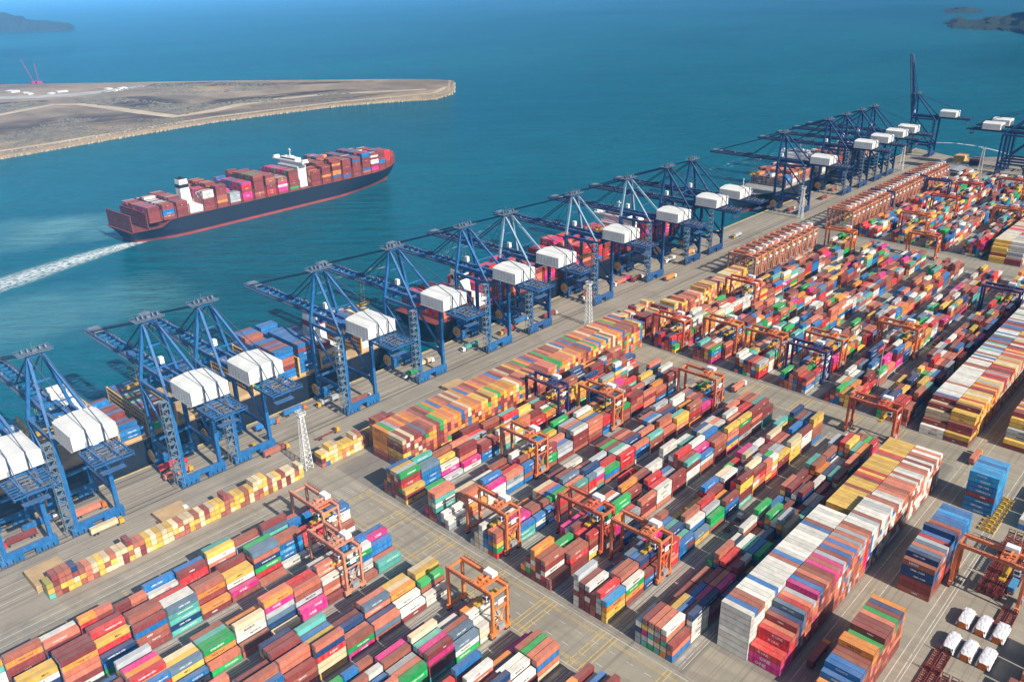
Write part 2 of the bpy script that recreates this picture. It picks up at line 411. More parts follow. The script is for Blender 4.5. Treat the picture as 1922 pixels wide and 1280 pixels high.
def hill_mat():
    t=NT('wooded_hill'); g=t.geo().outputs['Position']; a=t.noise(g,.006,6,.7); b=t.noise(g,.03,4,.7)
    c=t.mix(t.ramp(a,.4,.65),(.012,.030,.016),(.030,.045,.025)); c=t.mix(t.ramp(b,.5,.75,0,.5),c,(.008,.02,.012)); t.pbsdf(c,.95,0,b,1,20); return t.m
hill=hill_mat()
def ridge(name, px, top, base):
    """px: x columns; top/base: y of skyline and shoreline in the photograph, turned into real heights at the shore's distance"""
    zs=[]
    for x,t_,b in zip(px,top,base):
        B=at(x,b,SEA); dist=Vector((B.x,B.y)).length+350
        # height at which a point 350 m behind the shore meets the skyline ray
        v=Dv*F+Rv*(x-CX)+Uv*(CY-t_); k=dist/Vector((v.x,v.y)).length; zs.append(max(4,C0.z+v.z*k-SEA))
    return headland(name,list(zip(px,base)),None,zs,700,len(px))
tag(ridge('headland',[1778,1783,1790,1800,1812,1824,1835,1845,1853,1862,1872,1885,1898,1911,1925,1945,1980],[50,44,35,38,41,42,41,37,34,34,36,31,30,29,25,20,12],[52,53,54,55,56,56,57,57,57,58,58,59,60,63,66,68,72]),kind='structure')
tag(ridge('headland',[-60,-30,0,15,30,45,60,75,90,110,130,142],[15,18,24,27,29,32,37,40,41,43,45,56],[63,63,63,63,62,62,62,62,61,61,60,58]),kind='structure')
tag(ridge('distant_hills',[1775,1788,1800,1812,1826,1840],[24,18,15,14,19,25],[26,26,26,26,26,26.5]),kind='structure')
# wake and foam
def foam_mat(name, lo, hi, sc=(.22,.22,1), col=(.75,.80,.80)):
    t=NT(name); g=t.geo().outputs['Position']; a=t.noise(t.mapv(g,sc),1.0,6,.72)
    at_=t.n('ShaderNodeAttribute',attribute_name='Fade')
    f=t.math('MULTIPLY',t.ramp(a,lo,hi),at_.outputs['Fac'])
    d=t.n('ShaderNodeBsdfDiffuse'); d.inputs[0].default_value=(*col,1); tr=t.n('ShaderNodeBsdfTransparent'); mx=t.n('ShaderNodeMixShader')
    t.l(f,mx.inputs[0]); t.l(tr.outputs[0],mx.inputs[1]); t.l(d.outputs[0],mx.inputs[2]); t.l(mx.outputs[0],t.out.inputs[0]); return t.m
def foam_strip(name, pts, widths, fades, mat, z):
    m=MB(); fd=[]; cols=9; n=len(pts)
    for i,p in enumerate(pts):
        a=Vector(pts[max(0,i-1)]); b=Vector(pts[min(n-1,i+1)]); d=(b-a).normalized(); nn=Vector((-d.y,d.x))
        for j in range(cols):
            t_=j/(cols-1)*2-1; m.v.append((p[0]+nn.x*widths[i]*t_/2,p[1]+nn.y*widths[i]*t_/2,z)); fd.append(fades[i]*max(0,1-abs(t_)**2))
    for i in range(n-1):
        for j in range(cols-1):
            a=i*cols+j; m.f.append((a,a+cols,a+cols+1,a+1)); m.m.append(0)
    o=m.build(name,mat); at_=o.data.attributes.new('Fade','FLOAT','POINT'); at_.data.foreach_set('value',fd); tag(o,kind='stuff'); return o
soil=foam_mat('scrubland_soil',.36,.56,(.010,.022,1),(.085,.066,.045)); soil2=foam_mat('scrubland_grey',.34,.6,(.012,.03,1),(.12,.092,.068))
for nm,px,w,f,mt in (('scrubland',[(150,192),(230,186),(300,196),(350,204),(430,190),(520,181),(600,172),(660,168)],[60,150,150,110,120,90,60,30],[.6,1,1,1,1,1,.9,.4],soil),
  ('scrubland',[(-40,262),(60,240),(160,226),(260,222),(350,222),(440,208)],[230,270,230,190,120,40],[.8,.9,.9,.9,.8,.2],soil2),('scrubland',[(-30,205),(30,196),(90,190)],[150,150,60],[1,1,.6],soil),
  ('scrubland',[(280,160),(380,158),(480,159),(600,156),(700,153)],[90,120,90,60,30],[.8,1,.9,.8,.4],soil),('scrubland',[(470,200),(560,192),(650,184),(740,174)],[40,50,50,30],[.5,.8,.8,.4],soil2)):
    foam_strip(nm,P2(px),w,f,mt,1.56)
fm=foam_mat('wake_foam',.40,.54,(.20,.34,1))
foam_strip('wake_foam',[(335,830),(315,829),(290,825),(262,818),(235,810),(205,800),(175,792),(140,784),(100,776)],[12,22,30,35,39,43,47,52,58],[1,1.05,.95,.9,.85,.85,.8,.75,.7],fm,SEA+.12)
foam_strip('churned_water',[(325,830),(300,828),(270,820),(235,811),(200,801),(150,788),(100,778)],[26,44,56,66,74,84,94],[.2,.6,.65,.6,.55,.5,.5],foam_mat('churned_turquoise',.30,.62,(.05,.09,1),(.06,.30,.34)),SEA+.06)
fm2=foam_mat('foam_streaks',.56,.68,(.05,.14,1))
foam_strip('foam_streak',P2([(560,545),(640,520),(720,500),(790,486),(860,462),(930,425),(1010,398)],SEA),[16]*7,[.0,.5,.45,.7,.4,.5,.0],fm2,SEA+.1)
foam_strip('foam_streak',P2([(1310,328),(1360,312),(1420,296),(1480,287)],SEA),[26,26,26,26],[.2,.7,.6,.3],fm2,SEA+.1)
foam_strip('foam_streak',P2([(1752,268),(1790,269),(1830,274),(1870,283),(1915,297)],SEA),[6]*5,[.6,.9,.9,.8,.5],foam_mat('breaker_foam',.38,.5,(.1,.1,1)),SEA+.1)
# ------------------------------------------------------------------ containers
PAL={'m':('maroon',(.235,.042,.034)),'b':('brown',(.35,.105,.06)),'c':('coral',(.58,.165,.09)),'w':('white',(.70,.68,.61)),'g':('grey',(.38,.41,.43)),'n':('navy',(.012,.05,.155)),
'u':('blue',(.012,.155,.42)),'t':('teal',(.10,.40,.34)),'e':('green',(.015,.36,.08)),'y':('yellow',(.70,.43,.06)),'o':('orange',(.74,.25,.025)),'p':('pink',(.64,.018,.20)),
'r':('red',(.60,.024,.02)),'k':('cream',(.70,.56,.34)),'s':('slate',(.11,.18,.25)),'a':('azure',(.012,.27,.56)),'v':('olive',(.38,.34,.06))}
MIXED='mmmmm'+'mmm'+'bbbbb'+'b'+'cccccc'+'wwwwww'+'gg'+'nnn'+'uuuu'+'tt'+'ee'+'yyy'+'oo'+'p'+'rrr'+'k'+'s'
TXTP=.5
TXT={'p':[('ONE','w',1.5)],'y':[('MSC','k',1.1),('msc','k',1.3)],'e':[('EVERGREEN','w',.9)],'n':[('HAMBURG SÜD','w',.85),('CMA CGM','w',.9)],'u':[('CMA CGM','w',.9),('COSCO','w',1.1),('HAMBURG SÜD','w',.8)],
'w':[('MAERSK','k',1.15),('ONE','p',1.2)],'g':[('MAERSK','k',1.15)],'o':[('Hapag-Lloyd','n',.9)],'r':[('K LINE','w',1.0),('HAMBURG SÜD','w',.8)],'m':[('tex','w',.9),('HMM','w',.9)],'b':[('HMM','w',.9),('TRITON','w',.8)],
'c':[('YANG MING','w',.8),('K LINE','w',.9)],'t':[('CHINA SHIPPING','w',.75)],'a':[('COSCO','w',1.1)],'s':[('CMA CGM','w',.9)]}
TINK={'w':(.72,.72,.72),'k':(.02,.02,.025),'p':(.62,.02,.21),'n':(.012,.03,.12)}
TSAY={'w':'white','k':'black','p':'pink','n':'navy'}
_tx={}
def text_mesh(word,size):
    key=(word,size)
    if key not in _tx:
        cu=bpy.data.curves.new('lettering','FONT'); cu.body=word; cu.size=size*1.1; cu.align_x='CENTER'; cu.align_y='CENTER'; cu.resolution_u=1; cu.offset=.03
        o=bpy.data.objects.new('tmp_text',cu); COL.objects.link(o); bpy.context.view_layer.update()
        me=bpy.data.meshes.new_from_object(o.evaluated_get(bpy.context.evaluated_depsgraph_get()))
        bpy.data.objects.remove(o); v=np.zeros(len(me.vertices)*3,'f'); me.vertices.foreach_get('co',v)
        _tx[key]=(v.reshape(-1,3)[:,:2].copy(),[tuple(p.vertices) for p in me.polygons])
    return _tx[key]
BOX=[]   # every container of the yard: dict
def add(cx,cy,z,L,orient,col,H,block,where,top,tier,exposed,mark=None):
    BOX.append(dict(x=cx,y=cy,z=z,L=L,o=orient,c=col,h=H,block=block,where=where,top=top,tier=tier,ex=exposed,mark=mark))
HT=2.6
OV={}
def _ov(s,b,k,*rows):
    for i,q in enumerate(rows):
        if q is not None: OV[(s,b,k,i)]=q
# stacks read off the photograph, bottom to top, front row first
_ov(0,0,0,'','wb','wrwwu','wrwwu','ttg','et'); _ov(0,0,2,'','w','wuaub','cuaub','bmbb','eg')
_ov(0,0,3,'b','mrencs','mmencs','mbnmse','mmbb','mb'); _ov(0,0,4,'bp','mmwy','mmgy','mbbmm','cmb','m')
_ov(0,0,5,'mo','mbmob','mkebb','mbbr','mm','m'); _ov(0,0,6,'tntts','mtnnw','mtunw','mmbmr','mmm','mm')
_ov(0,0,7,'mbbum','mmmuwb','mbmwwb','mmmb','bbb','mb'); _ov(0,0,8,'eun','meyry','mmyryr','mbyrrm','mcmm','mm')
_ov(0,0,9,'wmccom','wmcccm','mmccom','mmmmm','mbm','mc'); _ov(0,0,10,'co','mnnwy','mnwwy','mmmc','cm','m')
_ov(0,0,11,'wc','mcr','mwcr','mm','cm','')
_ov(0,1,0,'tt','cc','mmuu','mmuup','wweuu','mmu'); _ov(0,1,1,'b','twguew','ttguewu','mmewuu','wwu','nw')
_ov(0,1,2,'m','mcbw','mgwccc','mggcw','mmuww','mmr'); _ov(0,1,3,'pp','wegbc','wmecr','mmcrr','mcb','mm')
_ov(0,1,4,'k','unsgpo','nmgpoc','mmsc','mcs','mm'); _ov(0,1,5,'cb','mkwwk','mwwk','mmbo','cuo','ny')
_ov(0,1,6,'ec','mcoe','mece','mmtt','mgtb','cc'); _ov(0,1,7,'wu','mmys','mmoy','myyk','uwu','mm')
_ov(0,2,0,'ww','cmbe','mmuey','bbkkk','oomm','nu'); _ov(0,2,1,'mw','bow','mgwo','kkkk','kkky','mn')
_ov(0,2,2,'bsc','mmn','tcmcs','nuurc','mwgc','mm'); _ov(0,2,3,'peb','nec','ppcn','mmwm','wcc','mm')
_ov(0,4,0,'kcuc','kcuc','mmue','mmmb','mcp','mp'); _ov(0,4,1,'mmw','mbmw','mmcw','mws','sco','mo')
_ov(0,3,0,'wkw','cww','mwgw','mooo','mmc','pp'); _ov(0,3,1,'ews','mcms','nmcb','mmw','bww','my')
_ov(1,0,0,'ymy','gmerme','wmmmwg','mmmbmy','smnybu','mmb'); _ov(1,0,1,'e','muuus','mnuus','tnsuwt','mwkwu','mwk')
_ov(1,0,2,'g','wpw','mmyy','mkcmb','muub','mmm'); _ov(1,0,3,'wp','mmcmm','mwmm','mbmcc','gcm','mm')
_ov(1,1,0,'gw','mgw','ss','cmtwtc','cmmtcc','mpm'); _ov(1,1,1,'co','mbwc','mnyb','mmgk','uuu','tu')
_ov(1,2,0,'reycb','bubuc','kuun','wwwww','kkk','g'); _ov(1,2,1,'ttu','mmpp','mcwp','cmbw','pp','wg')
_ov(1,2,2,'nwu','muub','umab','mkk','mb','bo'); _ov(1,2,3,'mbr','maue','mbau','mcmc','cwwk','mm')
_ov(1,3,0,'bb','mrwmb','mwmmb','mmowoo','mewm','mo'); _ov(1,3,1,'mmrb','mrrb','wre','mcme','mee','rm')
_ov(1,4,0,'yyoa','mgwgr','bbmm','mmwmw','mmmmm','wwmwwg'); _ov(1,4,1,'moew','mmbwb','mmwbb','mmbw','nun','sn')
_ov(1,4,2,'num','mbmmn','mmuuu','mnsss','rr','mr')
_ov(1,5,0,'ucm','oktcw','tkbgc','ewtkc','tgpym','ggnw'); _ov(1,5,1,'wwwwn','mmmc','mmuu','mooy','mbo','mb')
_ov(1,5,2,'mm','mun','unp','mmu','mb','mm'); _ov(1,5,3,'ss','cbp','mcc','mcm','mm','mb')
_ov(0,0,1,'','w','mbrr','mbrr','wet','wr')
BLK={'A':'quayside','B':'second','C':'third','D':'fourth','E':'fifth','F':'sixth'}
ZONE=['before the near crossroad','past the near crossroad','past the middle crossroad','past the far crossroad']
def yard_blocks():
    for s,(x0,x1) in enumerate(SEC):
        nb=int((x1-x0)/12.8)
        for b in range(6):
            if s==3 and b>=4: continue
            r=random.Random(100*s+b)
            Hm=[]; Tm=[]
            base=4
            for k in range(nb):
                if r.random()<.45: base=r.choice([5,5,4,5,6,4] if s==0 else [4,4,5,5,5,3,5,4] if s==1 else [3,4,4,5,4,5,4])
                
                row=[]; nr=8 if (s,b)==(0,0) else 6
                for i in range(nr):
                    h=base+r.choice([-2,-1,-1,0,0,0,0,0,1,1])
                    if r.random()<.02: h=0
                    row.append(max(0,min(6,int(round(h)))))
                short=r.random()<.2
                for i in range(nr):
                    if (s,b,k,i) in OV: row[i]=len(OV[(s,b,k,i)])
                Hm.append(row); Tm.append(short)
            def hh(k,i):
                return Hm[k][i] if 0<=k<nb and 0<=i<len(Hm[k]) else 0
            for k in range(nb):
                xc=(x1-6.1-12.8*k) if s==0 else (x0+6.1+12.8*k)
                for i in range(len(Hm[k])):
                    yc=ROW0[b]+1.22+2.8*i
                    if not (inview((xc-6,yc,0),90) or inview((xc+6,yc,14),90)): continue
                    n=Hm[k][i]; run=None
                    for t in range(n):
                        ex=(t==n-1) or hh(k,i-1)<=t or hh(k-1,i)<=t or hh(k+1,i)<=t or hh(k,i+1)<=t
                        if (s,b,k,i) in OV: col=OV[(s,b,k,i)][t]; sh=False
                        else:
                            if run is None or r.random()<.72: run=r.choice(MIXED)
                            col=run; sh=Tm[k] and t<n-1 or (Tm[k] and r.random()<.6)
                        mk=None
                        if r.random()<(.62 if col not in 'mbc' else .28) and col in TXT: mk=r.choice(TXT[col])
                        if (s,b,k,i) in OV and col in 'pyeow': mk=TXT[col][0]
                        z=t*HT+.02; HH=2.50
                        wh=(ordw(k+1)+' bay',('front' if i==0 else 'back' if i==len(Hm[k])-1 else ordw(i+1))+' row')
                        if sh:
                            for e,dx in (('near',-3.06),('far',3.06)):
                                add(xc+dx,yc,z,6.06,'x',col if e=='near' else r.choice(MIXED),HH,(s,b),wh+(e,),t==n-1,t,ex,None)
                        else:
                            add(xc,yc,z,12.19,'x',col,HH,(s,b),wh,t==n-1,t,ex,mk)
yard_blocks()
def cross(name,yc,x0,stacks,L=12.19,pitch=2.56,seed=0,pal='mmbbccwgyuo',H=2.6):
    """a wall of stacks standing crosswise: stacks = list of strings (bottom to top) or (height, palette)"""
    r=random.Random(seed); n=len(stacks); cols=[]
    for q in stacks:
        if isinstance(q,str): cols.append(q)
        else:
            h,pp=q; out=''; run=r.choice(pp)
            for t in range(h):
                if r.random()<.7: run=r.choice(pp)
                out+=run
            cols.append(out)
    for k in range(n):
        xc=x0+1.22+pitch*k
        if not (inview((xc,yc-6,0),90) or inview((xc,yc,18),90) or inview((xc,yc+6,18),90)): continue
        hn=lambda j: len(cols[j]) if 0<=j<n else 0
        for t,c in enumerate(cols[k]):
            top=t==len(cols[k])-1
            mk=None
            if name!='tall white reefer wall' and (hn(k-1)<=t) and c in TXT and r.random()<.75: mk=r.choice(TXT[c])
            if name=='pink fronted wall' and k<4 and t>=hn(k-1) and c in 'pr': mk=('ONE','w',1.9) if c=='p' else ('K LINE','w',1.25)
            if name=='maroon and navy stepped wall' and k==0: mk={2:None,4:('CMA CGM','w',1.1),5:('HMM','w',1.5)}.get(t,mk)
            add(xc,yc,t*H+.02,L,'y',c,H-.10,name,(ordw(k+1)+' stack',),top,t,True,mk)
R=random.Random(5)
def hs(n,lo,hi,seed,pal,step=.3):
    r=random.Random(seed); h=r.randint(lo,hi); out=[]
    for i in range(n):
        if r.random()<step: h=max(lo,min(hi,h+r.choice([-1,1])))
        out.append((h,pal))
    return out
# quay side walls (orange, coral, green tops)
QP='ooocccccbbbmmmmyykeu'
cross('orange fronted quay wall, outer column',310.,224,['mbooooo','mgeecbe','cbmcbcg','mmbyccc','bbcwboo','ccmbcob']+hs(76,7,7,11,QP),seed=1)
cross('orange fronted quay wall, inner column',297.2,224,['ubyymbk','mbuybwm','yybbmmk','wuybkcm','rybwmcm','byymbms']+hs(76,7,7,12,QP),seed=2)
cross('quay wall past the crossroad',303.,440.5,['nyy','byymm','mmmmmm','mmmmmm','mmmmbm']+hs(13,5,6,13,'mmmcykbsy')+hs(14,5,6,14,'kyyccmmmb')+hs(26,5,6,17,'kcyyykmb'),seed=3)
YP='yyykkkkkykkbbmbmbcb'
cross('yellow short container row',329.,64,['tyv','bbmm','mybb','yybb','ykmn']+hs(41,3,4,21,YP,.35)+['yb','yyk'],L=6.06,seed=4)
cross('short yellow row beyond the white mast',329.,198,['bmy','uyk','yyky']+hs(11,3,4,22,'yyykkbmc',.5)+hs(6,4,5,23,'mbmm'),L=6.06,seed=5)
cross('far short yellow row',329.,446,hs(21,2,4,24,'kkyybmc',.5),L=6.06,seed=6)
# tall walls on the landward side
WP='wwwwwwwwwkwwwbmwu'
cross('tall white reefer wall',104.7,224.6,['wwwwwwww','wwwwwwwu','wwwwwwwb','wwwwwwwb']+[(8,'wwwk')]*3+['wwwwwwwu']+[(8,'wwwkw')]*6+['wwwwwwwb','wwwwwwwu']+[(8,'wwkww')]*6+[(8,WP)]*10+[(6,'yym'),(5,'ymm'),(6,'mmy'),(7,'myy')]+[(7,'yyyyymyybr')]*28,H=2.6,seed=31)
cross('pink fronted wall',92.2,225.2,['ppr','ppr','ppprr','pprrc','mmmmbm','mssnnn','mgccsss','mmcccrr','mcccmbc','mmccccg','bmppcccp','mcccmnnu']+[(8,'mmbcb')]*4+['mmmmbbpp','mmccccbb','mmccwwpp']+[(8,'bcmug')]*8+[(8,'wgbcr'),(8,'mrrcc'),(8,'pcrmb')]+[(8,'wwwgwub')]*10+[(7,'wwwcbwcbwm')]*24,seed=32)
cross('cream and maroon wall',104.7,436.8,['ww','wwm','wwmkk','wwmkmm','wwmkmk','wwmmmmm','wmmwwwu']+[(7,'wwwwkwb')]*22+[(7,'wwwtwmuwb')]*60,seed=33)
cross('yellow and maroon wall',92.2,436.8,['my','mymm','mymmyy','mymmyy','mymmyym','mmymmyy']+[(7,'yymkyyr')]*12+[(7,'mkgmrykc')]*26+[(7,'rcbymwm')]*44,seed=34)
cross('yellow and white far wall',164.,777,['yy','yymyy','yymyyy','yymyyyy']+[(7,'yywwk')]*10+[(7,'wwkrcpw')]*40,seed=35)
cross('plum and white far wall',151.5,777,['mm','mmwg','mmmwww']+[(7,'wwgwk')]*10+[(7,'cwrbwm')]*40,seed=36)
cross('maroon and navy stepped wall',66.5,300.6,['bmmnnb','bmmnnbn','bmmunbs','mmccbcc','mbccmgs','mrrcmsg','mcrmmrr','mmuunuu','mmunnuun','mmnuunn','mbbmunm','mmmbuub','mbmcbmu','mucbuuu','bmuuauu','mmuuuua','muuauuu','buuuaau'],seed=37)
cross('orange and red wall',66.2,222.4,['oouo','ommuu','mmcuuu','mmmmbu','mbmmbb','mmmmmm','bbmccoo','mcmmboo','mmcbmb','mmbcme','mmbmcmm','mbmmbmm','mbmcbmm','bmcmccc','mmcbcee','mmcbmbm','mmcmbun','mmoccoo'],seed=38)
cross('bright blue wall',65.,377.,['uuumuuaa','uuuaaaaa','uuauaaaa','uaauaaaa','uuaaaaau','uuumaaaa','uuaaaaaa'],seed=39)
cross('yellow green and maroon wall',66.8,449.,['my','mygg','mygeyy','mygeyym']+[(7,'mmykcb')]*40,seed=40)
# loose containers by the lower right lanes and on the pier end
for (x,y,c,n) in ((383,46.5,'w',2),(383,43.6,'e',2),(383,40.7,'e',2),(396,46.5,'g',2),(396,43.6,'m',2),(396,40.7,'w',2),(409,46.5,'w',2),(409,43.6,'m',2),(281,21,'c',3),(268,23.8,'m',2),(268,21,'c',2),(294,21,'k',3)):
    for t in range(n): add(x,y,t*2.6+.02,12.19,'x',c if t==n-1 else R.choice('mcu'),2.56,'landside lorry park',(c+' pile at '+str(x)+str(y),),t==n-1,t,True,None)
cross('pier end yellow pile',322,1196,[(3,'yykb')]*9,L=12.19,seed=51)
cross('pier end maroon pile',300,1186,[(3,'mmbn')]*8,L=12.19,seed=52)
# which containers does the photograph show, and how large: rays through the frame
def make_faces(b):
    hx,hy=(b['L']/2,1.22) if b['o']=='x' else (1.22,b['L']/2); x,y,z,h=b['x'],b['y'],b['z'],b['h']
    return [(x-hx,y-hy,z),(x+hx,y-hy,z),(x+hx,y+hy,z),(x-hx,y+hy,z),(x-hx,y-hy,z+h),(x+hx,y-hy,z+h),(x+hx,y+hy,z+h),(x-hx,y+hy,z+h)]
FQ=((4,5,6,7),(0,1,5,4),(1,2,6,5),(2,3,7,6),(3,0,4,7))
BOX=[b for b in BOX if b['ex']]
vv=[];ff=[]
for b in BOX:
    n=len(vv); vv+=make_faces(b); ff+=[tuple(n+i for i in q) for q in FQ]
bvh=BVHTree.FromPolygons(vv,ff)
cnt=[0]*len(BOX); fcs=[set() for _ in BOX]
for py in range(200,1282,4):
    for px in range(2,1922,4):
        d=(Dv*F+Rv*(px-CX)+Uv*(CY-py)).normalized()
        hit=bvh.ray_cast(C0,d,2500)
        if hit[2] is not None: cnt[hit[2]//5]+=1; fcs[hit[2]//5].add(hit[2]%5)
NIND=288
order=sorted(range(len(BOX)),key=lambda i:-cnt[i])
IND=set(order[:NIND])
print('CONTAINERS',len(BOX),'individual min px',cnt[order[NIND-1]]*16)
# --- individual containers: corrugated body with posts and rails, two door leaves with lock rods, lettering
def body_mesh(L):
    m=MB(); hx=L/2; W2=1.22; H=2.52; p=.11
    for sx in (-1,1):
        for sy in (-1,1):
            m.box(*sorted((sx*hx,sx*(hx-.16))),*sorted((sy*W2,sy*(W2-.16))),0,H)
    for sy in (-1,1):
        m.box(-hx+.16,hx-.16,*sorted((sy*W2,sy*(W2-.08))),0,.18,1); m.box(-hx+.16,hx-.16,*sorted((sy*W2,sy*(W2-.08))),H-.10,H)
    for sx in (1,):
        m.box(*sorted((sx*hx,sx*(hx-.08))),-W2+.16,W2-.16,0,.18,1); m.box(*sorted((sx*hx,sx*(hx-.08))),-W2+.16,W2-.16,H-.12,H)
    n=int(L/.28/2)*2; xs=[-hx+.16+(L-.32)*i/n for i in range(n+1)]
    for sy in (-1,1):
        prof=[]
        for i in range(n):
            d=.02 if i%2==0 else .07
            prof+=[(xs[i]+.03,d),(xs[i+1]-.03,d)]
        b0=len(m.v)
        for x,d in prof: m.v+=[(x,sy*(W2-d),.16),(x,sy*(W2-d),H-.10)]
        for i in range(len(prof)-1):
            a=b0+2*i; q=(a,a+2,a+3,a+1) if sy<0 else (a,a+1,a+3,a+2); m.f.append(q); m.m.append(0)
    ny=8; b0=len(m.v)
    for i in range(2*ny):
        y=-W2+.16+(2*W2-.32)*(i/(2*ny-1)); d=.02 if (i//2)%2==0 else .07; m.v+=[(hx-d,y,.16),(hx-d,y,H-.12)]
    for i in range(2*ny-1):
        a=b0+2*i; m.f.append((a,a+2,a+3,a+1)); m.m.append(0)
    # roof: shallow transverse ribs
    nr=int(L/.55); b0=len(m.v)
    for i in range(nr*2+1):
        x=-hx+.1+(L-.2)*i/(nr*2); z=H-.012-(0 if i%2 else .035); m.v+=[(x,-W2+.03,z),(x,W2-.03,z)]
    for i in range(nr*2):
        a=b0+2*i; m.f.append((a,a+2,a+3,a+1)); m.m.append(0)
    m.box(-hx+.1,hx-.1,-W2+.1,W2-.1,.05,.12)
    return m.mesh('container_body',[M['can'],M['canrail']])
def door_mesh(s):
    m=MB(); y0,y1=(0.02,1.05) if s>0 else (-1.05,-.02)
    m.box(-.06,-.0,y0,y1,.18,2.42)
    for f in (.25,.72):
        y=y0+(y1-y0)*f; m.cyl((-.10,y,.12),(-.10,y,2.46),.03,6,1)
    for z in (.5,1.2,1.9): m.box(-.085,-.06,y0+.03,y1-.03,z,z+.08)
    return m.mesh('door_leaf',[M['can'],M['grey']])
BODY={12.19:body_mesh(12.19),6.06:body_mesh(6.06)}
DOOR=[door_mesh(-1),door_mesh(1)]
TM={}
LM={k:plain('lettering_'+TSAY[k],TINK[k],.5,.03) for k in TINK}
def lettering(word,ink,size):
    k=(word,ink,size)
    if k not in TM:
        v,f=text_mesh(word,size); me=bpy.data.meshes.new('lettering'); me.from_pydata([(x,0,y) for x,y in v],[],f); me.materials.append(LM[ink]); TM[k]=me
    return TM[k]
def tier_word(b): return 'topmost' if b['top'] else ('lowest' if b['tier']==0 else ordw(b['tier']+1)+' tier')
def make_container(x,y,z,L,orient,col,mark=None,doors=True,h=2.56):
    o=bpy.data.objects.new('shipping_container',None); COL.objects.link(o); o.location=(x,y,z); o.empty_display_size=.1
    c=PAL[col][1]; j=1+R.uniform(-.2,.2); c=tuple(min(.9,q*j) for q in c)
    link('container_body',BODY[L],o,color=c)
    if orient=='y': o.rotation_euler.z=PI/2
    if doors:
        for me in DOOR: link('door_leaf',me,o,(-L/2-.0,0,0),color=c)
    if mark:
        side=-1 if orient=='x' else 1
        t=link('lettering',lettering(*mark),o,(R.uniform(-1.5,2.0),side*1.235,1.35))
        if side>0: t.rotation_euler.z=PI
    return o
used={}
for i in order[:NIND]:
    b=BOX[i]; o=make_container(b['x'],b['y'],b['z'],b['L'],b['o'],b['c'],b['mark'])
    cn=PAL[b['c']][0]; mk=(' with '+TSAY[b['mark'][1]]+' letters') if b['mark'] else ''
    if isinstance(b['block'],tuple):
        s,bb=b['block']; place=f"{BLK[BN[bb]]} block {ZONE[s]}"; w=b['where']
        lab=f"{cn} container{mk}, {tier_word(b)}, {w[0]}, {w[1]}, {place}"
        if len(w)>2: lab=f"short {cn} container, {tier_word(b)}, {w[0]} {w[2]} half, {w[1]}, {place}"
    else:
        lab=f"{cn} container{mk}, {tier_word(b)} in {b['where'][0]} of the {b['block']}"
    ws=lab.replace(',',' ,').split(); 
    if len([q for q in ws if q!=','])>16 and mk: lab=lab.replace(mk,'')
    if len([q for q in lab.replace(',','').split()])>16: lab=lab.replace(' container','')
    used[lab]=used.get(lab,0)+1
    tag(o,lab,'container','shipping containers stacked in the yard')
print('LABEL DUPES',[k for k,v in used.items() if v>1][:8])
# --- all the smaller ones as one mass
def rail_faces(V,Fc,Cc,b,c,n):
    """roof, and four sides each with a panel and darker rails: seam shade painted in, bottom one also scuffed"""
    Fc.append((n+4,n+5,n+6,n+7)); Cc.append(c); P=V[n:n+4]; h=b['h']; z=b['z']; lo=tuple(q*.5 for q in c); hi=tuple(q*.82 for q in c)  # rail strips darkened to paint the seam shade; bottom one scuffed too
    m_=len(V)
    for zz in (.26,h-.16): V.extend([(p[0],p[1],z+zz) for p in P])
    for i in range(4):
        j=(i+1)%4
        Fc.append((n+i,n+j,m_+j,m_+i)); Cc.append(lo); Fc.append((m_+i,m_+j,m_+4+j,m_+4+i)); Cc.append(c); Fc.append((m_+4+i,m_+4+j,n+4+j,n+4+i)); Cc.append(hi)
def box_mass(name,boxes,texts=True,label=None,maxd=640):
    V=[];Fc=[];Cc=[]
    r=random.Random(9)
    for b in boxes:
        n=len(V); V+=make_faces(b); c=PAL[b['c']][1]; j=1+r.uniform(-.24,.2); c=tuple(min(.9,q*j) for q in c)
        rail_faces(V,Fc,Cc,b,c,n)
        if texts and b['mark'] and math.hypot(b['x'],b['y'])<maxd:
            tv,tf=text_mesh(b['mark'][0],b['mark'][2]); n=len(V); dx=r.uniform(-1.5,2)
            if b['o']=='x': V+=[(b['x']+x+dx,b['y']-1.245,b['z']+1.3+y) for x,y in tv]
            else: V+=[(b['x']-1.245,b['y']-x-dx,b['z']+1.3+y) for x,y in tv]
            for q in tf: Fc.append(tuple(n+i for i in q)); Cc.append(TINK[b['mark'][1]])
    me=bpy.data.meshes.new(name); me.from_pydata(V,[],Fc); me.materials.append(M['canx'])
    a=me.attributes.new('Col','FLOAT_COLOR','FACE'); a.data.foreach_set('color',np.array([(*c,1) for c in Cc],'f').ravel()); me.update()
    return tag(link(name,me),label,'containers',None,'stuff')
box_mass('stacked_containers',[b for i,b in enumerate(BOX) if i not in IND],True,'smaller and more distant stacked containers filling the yard blocks')
